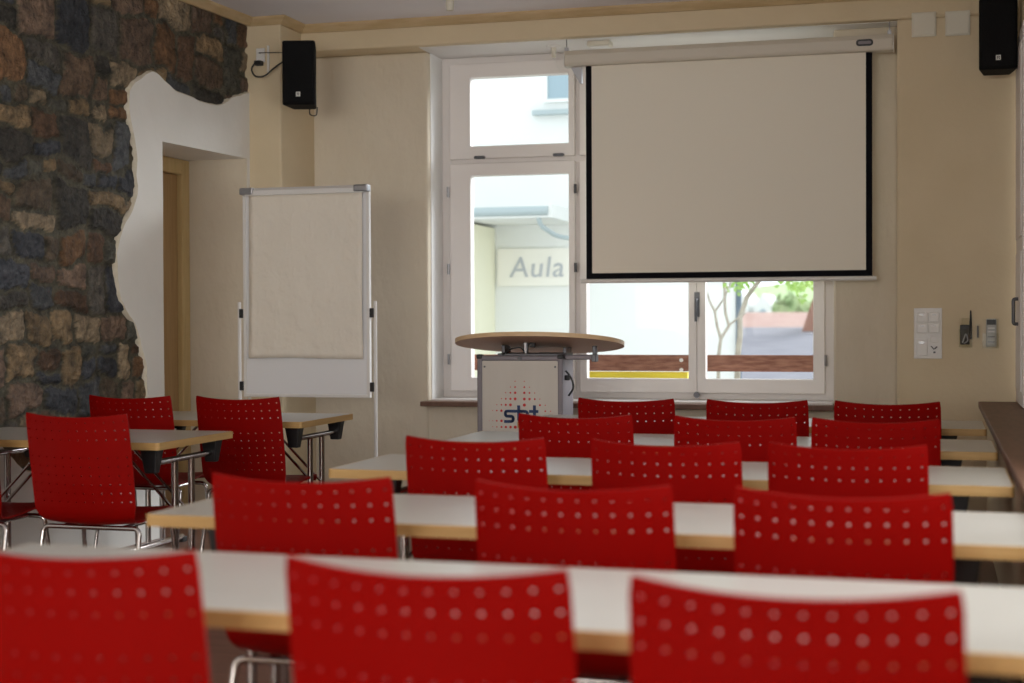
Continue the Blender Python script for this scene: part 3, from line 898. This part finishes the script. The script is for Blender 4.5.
for z, row in dots.items():
    for x, r in row.items():
        dot(mb, lx_(x), lz_(z), r / 8.9 * S_)
npan = len(mb.f)
mb.box((-bw + 0.028, 0.006, 0.028), (bw - 0.028, 0.014, H_ - 0.028))
mb.v = [(x, 0.0058 if abs(y - 0.0035) < 1e-6 else y, z) for x, y, z in mb.v]
fpn = mb.build('front_panel', M['silver_panel'], lc)
fpn.data.materials.append(M['logo_red'])
for i_, pl_ in enumerate(fpn.data.polygons):
    if i_ < npan: pl_.material_index = 1
def stroke(mb, pts, wd, y0=0.0015, y1=0.006):
    P = [Vector(p) for p in pts]
    for i in range(len(P) - 1):
        d = (P[i + 1] - P[i]).normalized()
        n = Vector((-d.y, d.x)) * wd / 2
        q = [P[i] + n, P[i] - n, P[i + 1] - n, P[i + 1] + n]
        mb.prism([(v.x, v.y) for v in q], y0, y1, 'y')
    for p in P[1:-1]:
        mb.prism([(p.x + wd / 2 * math.cos(a * PI / 6), p.y + wd / 2 * math.sin(a * PI / 6)) for a in range(12)], y0, y1, 'y')
def L2(pts, rad=0):
    q = [Vector((lx_(x), lz_(z), 0)) for x, z in pts]
    if rad: q = rounded(q, rad / 8.9 * S_, 5)
    return [(v.x, v.y) for v in q]
swd = 25 / 8.9 * S_
mb = MB()
stroke(mb, L2([(540, 351), (368, 351), (368, 395), (438, 395), (438, 440), (357, 440)], 26), swd)
mb.build('letter_s', M['logo_navy'], lc)
mb = MB()
stroke(mb, L2([(487, 300), (487, 440), (566, 440), (566, 351), (500, 351)], 26), swd)
mb.build('letter_b', M['logo_navy'], lc)
mb = MB()
stroke(mb, L2([(627, 298), (627, 440), (668, 440)], 22), swd)
stroke(mb, L2([(580, 351), (662, 351)]), swd)
mb.build('letter_t', M['logo_navy'], lc)
# round top, tilted towards the speaker side
tp = empty('top_pivot', (0.09, 0.20, 1.118), 0, lc)
tp.name = 'round_top'
def disc(rx, ry, z0, z1, n=64):
    return [(rx * math.cos(2 * PI * k / n), ry * math.sin(2 * PI * k / n)) for k in range(n)]
bpy.data.objects.remove(tp)
TM = Matrix.Translation((0.078, 0.16, 1.118)) @ Matrix.Rotation(R(-9), 4, 'X')
mb = MB().prism(disc(0.502, 0.37, 0, 0), -0.012, 0.012, 'z')
mb.v = [tuple(TM @ Vector(v)) for v in mb.v]
dt = mb.build('round_top', M['disc_wood'], lc, smooth=True)
mb = MB()
n = 64
vs = []
for z in (-0.0125, 0.0125):
    for rr in (1.0, 1.004):
        vs += [TM @ Vector((0.502 * rr * math.cos(2 * PI * k / n), 0.37 * rr * math.sin(2 * PI * k / n), z)) for k in range(n)]
fs = []
for k in range(n):
    j = (k + 1) % n
    fs += [(n + k, n + j, 3 * n + j, 3 * n + k), (k, n + k, n + j, j), (2 * n + k, 2 * n + j, 3 * n + j, 3 * n + k)]
mb.add(vs, fs)
mb.build('edge_band', M['disc_edge'], dt, smooth=True)
mb = MB().box((-0.14, 0.03, H_ - 0.01), (0.25, 0.30, H_ + 0.012))
mb.box((-0.135, 0.10, H_ + 0.012), (-0.115, 0.24, H_ + 0.058))
mb.box((0.235, 0.10, H_ + 0.012), (0.255, 0.24, H_ + 0.045))
mb.build('top_carrier', M['dark_metal'], lc, bevel=0.003)
MB().tube([(0.02, 0.07, H_), (0.02, 0.07, H_ + 0.075)], 0.016, 12).build('stay', M['metal_grey'], lc)
MB().cbox((0.062, 0.06, H_ + 0.06), (0.035, 0.03, 0.03)).build('knob', M['black'], lc, bevel=0.006)
MB().tube(rounded([(-0.11, 0.03, H_ + 0.0), (-0.07, 0.02, H_ + 0.035), (0.0, 0.04, H_ + 0.05), (0.02, 0.06, H_ + 0.01)], 0.04), 0.004, 6).build('cable', M['black'], lc)
a = MB().box((bw + 0.001, 0.05, H_ - 0.024), (0.42, 0.11, H_ + 0.004))
a.build('slide_rail', M['alu'], lc, bevel=0.004)
a = MB().box((0.415, 0.045, H_ - 0.036), (0.442, 0.115, H_ + 0.006))
a.box((0.42, 0.05, H_ + 0.006), (0.44, 0.10, H_ + 0.055))
a.build('rail_end', M['dark_metal'], lc, bevel=0.003)
MB().tube(rounded([(bw - 0.005, 0.10, H_ - 0.09), (bw + 0.03, 0.10, H_ - 0.13), (bw + 0.045, 0.10, H_ - 0.19), (bw + 0.012, 0.10, H_ - 0.235)], 0.05, 6), 0.006, 8).build('cable', M['black'], lc, smooth=True)
MB().cbox((bw + 0.006, 0.10, H_ - 0.13), (0.03, 0.03, 0.03)).build('plug', M['black'], lc, bevel=0.005)
MB().cbox((0, 0.21, 0.02), (2 * bw - 0.04, 0.38, 0.04)).build('plinth', M['black'], lc)

# ------------------------------------------------------------------ tables
TT, TD = 0.74, 0.60
def make_table(length, depth, inset_l, inset_r):
    """local origin on the floor below the near-left corner; +X along the table, +Y away"""
    t = empty('folding_table')
    th = 0.031
    MB().prism(rrect(0.004, length - 0.004, 0.004, depth - 0.004, 0.012), TT - th, TT, 'z').build('tabletop', M['laminate'], t)
    # beech edge band as a ring
    out = rrect(0, length, 0, depth, 0.015)
    inn = rrect(0.0045, length - 0.0045, 0.0045, depth - 0.0045, 0.012)
    n = len(out)
    vs = [(x, y, TT - th - 0.0005) for x, y in out] + [(x, y, TT - 0.0006) for x, y in out] + [(x, y, TT - th - 0.0005) for x, y in inn] + [(x, y, TT + 0.0003) for x, y in inn]
    fs = []
    for k in range(n):
        j = (k + 1) % n
        fs += [(k, j, n + j, n + k), (n + k, n + j, 3 * n + j, 3 * n + k), (k, 2 * n + k, 2 * n + j, j), (2 * n + k, 3 * n + k, 3 * n + j, 2 * n + j)]
    MB().add(vs, fs).build('edge_band', M['beech'], t)
    zt = TT - th - 0.001
    for xc, s in ((inset_l, 1), (length - inset_r, -1)):
        for yc in (0.075, depth - 0.075):
            mb = MB()
            w1, w0 = 0.042, 0.026
            mb.add([(xc - w1, yc - 0.032, zt), (xc + w1, yc - 0.032, zt), (xc + w1, yc + 0.032, zt), (xc - w1, yc + 0.032, zt),
                    (xc - w1 * .9, yc - 0.030, zt - 0.02), (xc + w1 * .9, yc - 0.030, zt - 0.02), (xc + w1 * .9, yc + 0.030, zt - 0.02), (xc - w1 * .9, yc + 0.030, zt - 0.02),
                    (xc - w0, yc - 0.020, zt - 0.105), (xc + w0, yc - 0.020, zt - 0.105), (xc + w0, yc + 0.020, zt - 0.105), (xc - w0, yc + 0.020, zt - 0.105)],
                   [(0, 1, 2, 3), (0, 4, 5, 1), (1, 5, 6, 2), (2, 6, 7, 3), (3, 7, 4, 0), (4, 8, 9, 5), (5, 9, 10, 6), (6, 10, 11, 7), (7, 11, 8, 4), (8, 11, 10, 9)])
            mb.build('bracket', M['black'], t, bevel=0.005)
        MB().tube([(xc, 0.09, zt - 0.062), (xc, depth - 0.09, zt - 0.062)], 0.014, 12).build('cross_bar', M['chrome'], t, smooth=True)
        for yc in (depth / 2 - 0.075, depth / 2 + 0.075):
            MB().tube([(xc, yc, 0.05), (xc, yc, zt - 0.062)], 0.016, 12).build('leg', M['chrome'], t, smooth=True)
        mb = MB().tube([(xc, 0.05, 0.028), (xc, depth - 0.05, 0.028)], 0.019, 12)
        ft = mb.build('foot', M['chrome'], t, smooth=True)
        for yc in (0.05, depth - 0.05):
            MB().cbox((xc, yc, 0.015), (0.044, 0.05, 0.03)).build('foot_pad', M['black'], ft, bevel=0.004)
        for yc in (depth / 2 - 0.05, depth / 2 + 0.05):
            MB().tube([(xc, yc, 0.40), (xc + s * 0.30, yc, zt - 0.01)], 0.007, 8).build('brace', M['chrome'], t, smooth=True)
    return t
rowY = [2.344, 3.463, 4.689, 5.879, 7.088]
XLR = [-2.03, -2.022, -2.016, -1.972, -1.99]
XRR = 0.234
rown = ['nearest', 'second nearest', 'middle', 'second farthest', 'farthest']
proto_t = make_table(2.256, TD, 0.20, 0.17)
for i, y in enumerate(rowY):
    o = proto_t if i == 0 else copy_tree(proto_t)
    o.location = (XRR - 2.256 - 0.002 * i, y, 0)
    tag(o, 'long white folding table with beech edge, %s of the five main rows' % ('nearest', 'second nearest', 'third and middle', 'fourth', 'farthest')[i], 'table', 'white folding tables of the main rows')
proto_l = make_table(1.225, 0.69, 0.19, 0.075)
proto_l.location = (-4.375, 5.51, 0)
tag(proto_l, 'nearer white folding table of the pair by the stone wall', 'table', 'white folding tables by the stone wall')
o = copy_tree(proto_l)
o.location = (-4.315, 6.83, 0)
tag(o, 'farther white folding table of the pair by the stone wall, below the flip chart', 'table', 'white folding tables by the stone wall')

# ------------------------------------------------------------------ chairs
def shell_profile():
    """points (y, z) down the back, round the bend and along the seat"""
    P = [Vector((-0.275, 0.875, 0)), Vector((-0.245, 0.70, 0)), Vector((-0.222, 0.56, 0)), Vector((-0.203, 0.408, 0)), Vector((-0.05, 0.410, 0)), Vector((0.10, 0.432, 0)), Vector((0.205, 0.438, 0)), Vector((0.24, 0.405, 0))]
    Q = rounded(P, 0.075, 8)
    return Q
PR = shell_profile()
LEN = [0.0]
for i in range(1, len(PR)): LEN.append(LEN[-1] + (PR[i] - PR[i - 1]).length)
def pr_at(s):
    s = max(0, min(LEN[-1], s))
    for i in range(1, len(PR)):
        if LEN[i] >= s:
            t = (s - LEN[i - 1]) / max(1e-9, LEN[i] - LEN[i - 1])
            p = PR[i - 1].lerp(PR[i], t)
            d = (PR[i] - PR[i - 1]).normalized()
            return p, d
    return PR[-1], (PR[-1] - PR[-2]).normalized()
SB = 0.400      # arc length at which the backrest ends and the bend begins
TOT = LEN[-1]
def half_w(s):
    tab = [(0, 0.232), (0.02, 0.2365), (0.12, 0.2385), (0.30, 0.2385), (0.40, 0.236), (0.44, 0.226), (0.47, 0.214), (0.51, 0.205), (0.57, 0.209), (0.75, 0.213), (TOT - 0.05, 0.208), (TOT, 0.185)]
    for i in range(1, len(tab)):
        if s <= tab[i][0]:
            a, b = tab[i - 1], tab[i]
            return a[1] + (b[1] - a[1]) * (s - a[0]) / (b[0] - a[0])
    return tab[-1][1]
def shell_pt(u, s):
    """u in -1..1 across"""
    p, d = pr_at(s)
    hw = half_w(s)
    bk = 1 - min(1, max(0, (s - 0.30) / 0.22))       # how much it is backrest
    cur = (0.038 * bk + 0.010 * (1 - bk)) * (1 - u * u)
    nrm = Vector((d.y, -d.x))                        # towards outside (rear / underside)
    # outside of the profile: back of chair is -y, underside is -z
    nrm = Vector((d.y, -d.x)) if (d.y * -1 + 0) > 0 else Vector((d.y, -d.x))
    y = p.x + nrm.x * cur
    z = p.y + nrm.y * cur
    if s < 0.05: z -= 0.010 * (1 - u * u) * (1 - s / 0.05)
    return Vector((u * hw, y, z))
def shell_mesh(name, s0, s1, hole_rows, parent, extra_rows):
    """grid of cells with octagonal perforations on the listed rows"""
    NU = 12
    pitch = 0.0405
    rows = sorted(extra_rows)
    us = [-1.0] + [(-NU / 2 + i) * pitch / 0.2385 for i in range(NU + 1)][1:-1] + [1.0]
    # columns of cells: edges midway between the holes
    vs, fs, key = [], [], {}
    def vert(u, s):
        k = (round(u, 5), round(s, 5))
        if k not in key:
            key[k] = len(vs)
            vs.append(shell_pt(u, s))
        return key[k]
    for r in range(len(rows) - 1):
        a, b = rows[r], rows[r + 1]
        mid = (a + b) / 2
        holes = any(abs(mid - h) < 0.004 for h in hole_rows)
        for c in range(NU):
            u0, u1 = us[c], us[c + 1]
            um = (u0 + u1) / 2
            if not holes:
                fs.append((vert(u0, a), vert(um, a), vert(u1, a), vert(u1, mid), vert(u1, b), vert(um, b), vert(u0, b), vert(u0, mid)) if False else (vert(u0, a), vert(um, a), vert(um, mid), vert(u0, mid)))
                fs.append((vert(um, a), vert(u1, a), vert(u1, mid), vert(um, mid)))
                fs.append((vert(um, mid), vert(u1, mid), vert(u1, b), vert(um, b)))
                fs.append((vert(u0, mid), vert(um, mid), vert(um, b), vert(u0, b)))
                continue
            ring = [(u0, a), (um, a), (u1, a), (u1, mid), (u1, b), (um, b), (u0, b), (u0, mid)]
            hr = 0.0040
            inner = []
            for k in range(8):
                ang = R(225 + 45 * k)
                inner.append((um + hr * math.cos(ang) / 0.236, mid + hr * math.sin(ang)))
            for k in range(8):
                j = (k + 1) % 8
                fs.append((vert(*ring[k]), vert(*ring[j]), vert(*inner[j]), vert(*inner[k])))
    # second skin and rims: the shell is 9 mm thick
    h = 1e-4
    for k, idx in list(key.items()):
        u, s = k
        du = shell_pt(u + h, s) - shell_pt(u - h, s)
        s_a, s_b = max(0, s - 0.004), min(TOT, s + 0.004)
        ds = shell_pt(u, s_b) - shell_pt(u, s_a)
        n = du.cross(ds).normalized() * 0.0045
        key[k] = (idx, n)
    nn = len(vs)
    nrm = [None] * nn
    for k, (idx, n) in key.items(): nrm[idx] = n
    cnt = {}
    for f in fs:
        for q in range(len(f)):
            e = (f[q], f[(q + 1) % len(f)])
            cnt.setdefault(tuple(sorted(e)), []).append(e)
    all_v = [v + n for v, n in zip(vs, nrm)] + [v - n for v, n in zip(vs, nrm)]
    all_f = list(fs) + [tuple(i + nn for i in reversed(f)) for f in fs]
    for e, l in cnt.items():
        if len(l) == 1:
            a, b = l[0]
            all_f.append((b, a, a + nn, b + nn))
    return MB().add(all_v, all_f).build(name, M['red'], parent, smooth=True)
def make_chair():
    t = empty('stacking_chair')
    p = 0.0385
    edges = [0.0, 0.010]
    hr = []
    s = 0.010
    for k in range(3):
        hr.append(s + p / 2)
        s += p
        edges.append(s)
    s += 0.038
    edges.append(s)
    for k in range(6):
        hr.append(s + p / 2)
        s += p
        edges.append(s)
    edges.append(SB)
    shell_mesh('backrest', 0, SB, hr, t, edges)
    se = [SB + 0.018 * i for i in range(0, 7)]
    hr2 = []
    s = se[-1]
    for k in range(7):
        hr2.append(s + p / 2)
        s += p
        se.append(s)
    while s + 0.02 < TOT - 0.005:
        s += 0.016
        se.append(s)
    se.append(TOT)
    shell_mesh('seat', SB, TOT, hr2, t, se)
    rt = 0.0105
    # rear bow and front bow under the seat, joined by two side rails
    zb = 0.385
    for nm, yt, yf, xt, xf in (('rear', -0.165, -0.245, 0.215, 0.238), ('front', 0.125, 0.185, 0.205, 0.235)):
        MB().tube([(-xt + 0.05, yt, zb), (xt - 0.05, yt, zb)], rt, 10).build('cross_bar', M['chrome'], t, smooth=True)
        for sx in (-1, 1):
            pts = rounded([(sx * (xt - 0.05), yt, zb), (sx * (xt + 0.012), yt, zb), (sx * xf, yf, 0.012)], 0.055, 7)
            lg = MB().tube(pts, rt, 10).build('leg', M['chrome'], t, smooth=True)
            MB().tube([(sx * xf, yf, 0.0), (sx * xf, yf, 0.03)], 0.014, 10).build('foot_cap', M['black'], lg)
    for sx in (-1, 1):
        MB().tube([(sx * 0.14, -0.165, zb), (sx * 0.14, 0.125, zb)], 0.009, 8).build('seat_rail', M['chrome'], t, smooth=True)
    return t
ch = make_chair()
used = False
def place(x, y, rz, label, group):
    global used
    o = copy_tree(ch) if used else ch
    used = True
    o.location = (x, y, 0)
    o.rotation_euler = (0, 0, rz)
    tag(o, label, 'chair', group)
cx_ = [(-1.415, -0.764, -0.194), (-1.51, -0.814, -0.193), (-1.446, -0.815, -0.255), (-1.391, -0.76, -0.222), (-1.437, -0.814, -0.211)]
colr = ['at the left seat', 'at the middle seat', 'at the right seat']
yo = [(0.09, 0.085, 0.05), (0.12, 0.12, 0.12), (0.12, 0.12, 0.13), (0.12, 0.12, 0.12), (0.12, 0.12, 0.12)]
rz_ = [(2, -1, -1), (2, 0, -2), (1, 0, -1), (-1, 1, 0), (0, 1, -1)]
for i in range(5):
    for k in range(3):
        place(cx_[i][k], rowY[i] + yo[i][k], R(rz_[i][k]), 'red perforated chair with chrome legs %s of the %s main row' % (colr[k], rown[i]), 'red chairs of the main rows')
place(-4.055, 5.58, R(0), 'red chair at the nearer stone-wall table, only its seat in view at the left border', 'red chairs by the stone wall')
place(-3.43, 5.60, R(1), 'red chair with its whole back in view at the nearer stone-wall table', 'red chairs by the stone wall')
place(-3.985, 6.96, R(0), 'red chair at the farther stone-wall table, the one nearer the stonework', 'red chairs by the stone wall')
place(-3.375, 6.98, R(-2), 'red chair at the farther stone-wall table, in front of the flip chart', 'red chairs by the stone wall')

# ------------------------------------------------------------------ outside
struct(MB().box((-60, YO + 0.3, -3.3), (40, 90, -3.2)).build('ground', M['grass']))
bd = thing('balcony_board', 'weathered brown wooden board fixed across the outside of the window', 'board', (-1.9, 9.745, 0.95), math.atan(0.02))
MB().box((-1.5, 0, -0.045), (1.55, 0.035, 0.065)).build('board_plank', M['ext_brown'], bd, bevel=0.004)
for dz in (-0.035, 0.03):
    MB().tube([(0.26, -0.012, dz), (0.26, 0.0, dz)], 0.013, 10).build('bolt', M['white_plastic'], bd)
yt = thing('window_trough', 'yellow metal strip of a planter below the brown board', 'planter', (-2.0, 9.745, 0.776), math.atan(0.02))
a = MB().box((-0.55, 0.0, 0), (0.40, 0.02, 0.12))
a.box((-0.55, 0.14, 0), (0.40, 0.16, 0.12))
a.box((-0.55, 0.02, 0), (0.40, 0.14, 0.02))
a.box((-0.55, 0.02, 0.02), (-0.53, 0.14, 0.12))
a.box((0.38, 0.02, 0.02), (0.40, 0.14, 0.12))
a.build('trough_body', M['ext_yellowpaint'], yt)
MB().box((-0.53, 0.02, 0.02), (0.38, 0.14, 0.09)).build('soil', M['ext_brown'], yt)

bl = thing('opposite_building', 'white rendered building across the yard filling the left of the window', 'building', (0, 16, 0))
MB().prism([(-22, 0), (-2.08, 0), (-2.46, 2.3), (-22, 2.3)], -3.2, 9.5, 'z').build('wall', M['ext_wall'], bl)
wn = MB().frame_xz(-4.24, -3.1, 3.70, 5.2, 0.04, -0.03, 0.05).build('window', M['ext_wall'], bl)
MB().box((-4.20, -0.01, 3.74), (-3.14, 0.03, 5.16)).build('pane', M['ext_pane'], wn)
MB().box((-4.36, -0.10, 3.56), (-2.98, 0.0, 3.61)).build('window_sill', M['ext_gutter'], bl)
MB().tube([(-2.06, -0.02, -3.2), (-2.06, -0.02, 9.4)], 0.032, 10).build('downpipe', M['ext_pipe'], bl)
MB().box((-22, -0.5, 9.5), (-1.8, 2.5, 9.7)).build('roof', M['ext_roof'], bl)
an = thing('yard_annex', 'yellow annex with a zinc-edged flat roof beside the white building', 'building', (0, 15.1, 0))
MB().box((-9, 0, -3.2), (-4.83, 0.895, 2.30)).build('wall', M['ext_yellow'], an)
MB().box((-9, -0.25, 2.33), (-3.86, 0.895, 2.47)).build('roof_slab', M['ext_wall'], an)
MB().tube([(-9, -0.25, 2.40), (-3.90, -0.25, 2.40)], 0.05, 10).build('gutter', M['ext_gutter'], an)
MB().tube(rounded([(-4.02, -0.22, 2.37), (-4.0, -0.2, 2.25), (-3.90, 0.1, 2.15), (-3.72, 0.55, 2.13)], 0.1, 6), 0.025, 8).build('downpipe', M['ext_gutter'], an)
sg = thing('sign_board', 'pale cream sign with grey lettering on the white building', 'sign', (-4.33, 15.98, 1.84))
MB().box((-0.46, -0.02, -0.20), (0.46, 0.018, 0.22)).build('board', M['ext_banner'], sg)
tcv = bpy.data.curves.new('lettering', 'FONT')
tcv.body = 'Aula'
tcv.size = 0.33
tcv.shear = 0.12
tcv.space_character = 1.08
tcv.extrude = 0.004
tcv.align_x = 'CENTER'
tcv.align_y = 'CENTER'
to = bpy.data.objects.new('lettering_tmp', tcv)
col.objects.link(to)
dg = bpy.context.evaluated_depsgraph_get()
me = bpy.data.meshes.new_from_object(to.evaluated_get(dg))
bpy.data.objects.remove(to)
me.materials.clear()
me.materials.append(M['ext_text'])
lt = bpy.data.objects.new('lettering', me)
col.objects.link(lt)
lt.parent = sg
lt.location = (0.0, -0.026, 0.0)
lt.rotation_euler = (R(90), 0, 0)

# neighbouring house below window height with its tiled roof
nh = thing('neighbour_house', 'low house with a pale grey tiled roof beyond the yard', 'house', (0, 0, 0))
MB().box((-6.0, 19.2, -3.2), (3.0, 27.0, 0.35)).build('wall', M['ext_wall'], nh)
MB().add([(-6.4, 18.6, 0.30), (3.4, 18.6, 0.30), (3.4, 24.6, 1.12), (-6.4, 24.6, 1.12), (-6.4, 30.6, 0.3), (3.4, 30.6, 0.3), (-6.4, 18.6, 0.2), (3.4, 18.6, 0.2), (-6.4, 30.6, 0.2), (3.4, 30.6, 0.2)],
         [(0, 1, 2, 3), (3, 2, 5, 4), (0, 6, 7, 1), (4, 5, 9, 8), (6, 8, 9, 7), (0, 3, 4, 8, 6), (1, 7, 9, 5, 2)]).build('roof', M['ext_roof'], nh)
mb = MB()
mb.add([(-2.12, 24.1, 0.95), (-1.60, 24.1, 0.95), (-1.60, 24.5, 0.95), (-2.12, 24.5, 0.95), (-1.90, 24.1, 1.62), (-1.60, 24.1, 1.75), (-1.60, 24.5, 1.75), (-1.90, 24.5, 1.62)],
       [(0, 1, 5, 4), (1, 2, 6, 5), (2, 3, 7, 6), (3, 0, 4, 7), (4, 5, 6, 7)])
mb.build('chimney', M['ext_brown'], nh)
nh2 = thing('far_house', 'house with a salmon tiled roof behind the grey roof', 'house', (0, 0, 0))
MB().box((-8, 32.6, -3.2), (3, 38, 1.0)).build('wall', M['ext_wall'], nh2)
MB().add([(-8.4, 32, 0.95), (3.4, 32, 0.95), (3.4, 35.3, 1.42), (-8.4, 35.3, 1.42), (-8.4, 38.6, 0.95), (3.4, 38.6, 0.95)], [(0, 1, 2, 3), (3, 2, 5, 4), (0, 3, 4), (1, 5, 2), (0, 4, 5, 1)]).build('roof', M['ext_salmon'], nh2)
for (x, wd, h, lab) in ((-6.35, 0.5, 2.05, 'narrow white gabled house far behind the roofs, leftmost of three'), (-5.65, 0.5, 2.15, 'narrow white gabled house far behind the roofs, middle of three'), (-4.95, 0.5, 2.0, 'narrow white gabled house far behind the roofs, rightmost of three')):
    q = thing('distant_house', lab, 'house', (x, 44, 0), 0, 'distant white houses')
    MB().prism([(-wd / 2, -3.2), (wd / 2, -3.2), (wd / 2, h - 0.3), (0, h), (-wd / 2, h - 0.3)], 0, 3, 'y').build('wall', M['ext_wall'], q)
    MB().box((-0.08, -0.02, h - 0.75), (0.08, 0.0, h - 0.45)).build('window', M['ext_pane'], q)
def bush(name, label, cat, c, r, m_, seed, n=900, leaf=0.12):
    rnd = random.Random(seed)
    mb = MB()
    for _ in range(n):
        d = Vector((rnd.gauss(0, 1), rnd.gauss(0, 1), rnd.gauss(0, 1))).normalized() * rnd.uniform(0.75, 1.0)
        p = Vector((c[0] + d.x * r[0], c[1] + d.y * r[1], c[2] + d.z * r[2]))
        a1 = Vector((rnd.gauss(0, 1), rnd.gauss(0, 1), rnd.gauss(0, 1))).normalized()
        a2 = a1.orthogonal().normalized()
        s = leaf * rnd.uniform(0.6, 1.2)
        mb.add([p - a1 * s, p + a2 * s * 0.5, p + a1 * s, p - a2 * s * 0.5], [(0, 1, 2, 3)])
    return mb
hdg = thing('garden_bush', 'grey-green rounded bush beyond the salmon roof', 'bush', (0, 0, 0))
bush('b', '', '', (-3.85, 41, 0.0), (0.95, 0.8, 2.0), None, 3, 1800, 0.16).build('foliage', M['hedge'], hdg)
MB().tube([(-3.85, 41, -3.2), (-3.85, 41, 0)], 0.12, 8).build('trunk', M['bark'], hdg)
hl = struct(MB().add([(-30, 60, -3.2), (-16, 62, 1.6), (-9, 62, 2.1), (-3, 62, 1.9), (6, 62, 2.4), (20, 60, -3.2), (-30, 80, -3.2), (20, 80, -3.2), (-6, 80, 3.4), (4, 80, 3.2)],
                [(0, 1, 2, 3, 4, 5), (1, 8, 2), (2, 8, 3), (3, 8, 9, 4), (4, 9, 5), (5, 9, 7), (0, 6, 8, 1), (6, 7, 9, 8)]).build('hillside', M['hedge']))

tr = thing('young_tree', 'thin forked young tree with fresh green leaves close outside the window', 'tree', (-1.55, 12.4, -3.2))
limb = [([(-0.24, 0, 0), (-0.22, 0, 4.13), (-0.20, 0, 4.29), (-0.13, 0, 4.40), (-0.16, 0, 4.50), (-0.17, 0, 4.74), (-0.2, 0, 5.1)], 0.017),
        ([(-0.20, 0, 4.29), (-0.23, 0, 4.39), (-0.25, 0, 4.52), (-0.29, 0, 4.60), (-0.36, 0, 4.8)], 0.014),
        ([(-0.25, 0, 4.52), (-0.17, 0, 4.63), (-0.08, 0, 4.85)], 0.010),
        ([(-0.13, 0, 4.40), (-0.05, 0, 4.47), (0.0, 0.05, 4.50)], 0.010)]
mb = MB()
for pts, r in limb:
    mb.tube(pts, r, 8, rs=[r * (1 - 0.4 * i / (len(pts) - 1)) for i in range(len(pts))])
mb.build('branches', M['bark'], tr)
mb = MB()
mb.tube([(-0.16, 0.1, 0), (-0.07, 0.1, 4.13), (-0.05, 0.1, 4.32), (-0.05, 0.1, 4.47), (0.01, 0.1, 4.64), (0.09, 0.1, 4.75), (0.25, 0.1, 4.95), (0.5, 0.1, 5.2)], 0.03, 8, rs=[0.04, 0.026, 0.024, 0.022, 0.020, 0.018, 0.012, 0.006])
mb.tube([(0.25, 0.1, 4.95), (0.40, 0.1, 4.86), (0.52, 0.1, 4.74)], 0.008, 6, rs=[0.009, 0.006, 0.003])
mb.build('trunk', M['bark'], tr)
rnd = random.Random(5)
mb = MB()
for (cx, cz, s, n) in ((-0.08, 4.74, 0.06, 26), (0.02, 4.80, 0.06, 14), (0.38, 4.76, 0.06, 26), (0.46, 4.70, 0.05, 22), (0.56, 4.75, 0.05, 20), (0.47, 4.62, 0.03, 7), (0.0, 5.1, 0.2, 80), (0.4, 5.1, 0.25, 100)):
    for _ in range(n):
        p = Vector((cx + rnd.gauss(0, s * .6), rnd.gauss(0, 0.15), cz + rnd.gauss(0, s * 0.45)))
        a1 = Vector((rnd.gauss(0, 1), rnd.gauss(0, .5), rnd.gauss(0, 1))).normalized()
        a2 = a1.cross(Vector((rnd.gauss(0, .3), 1, rnd.gauss(0, .3)))).normalized()
        l = 0.045 * rnd.uniform(0.7, 1.3)
        mb.add([p, p + a1 * l * 0.5 + a2 * l * 0.35, p + a1 * l, p + a1 * l * 0.5 - a2 * l * 0.35], [(0, 1, 2, 3)])
mb.build('leaves', M['leaf'], tr)
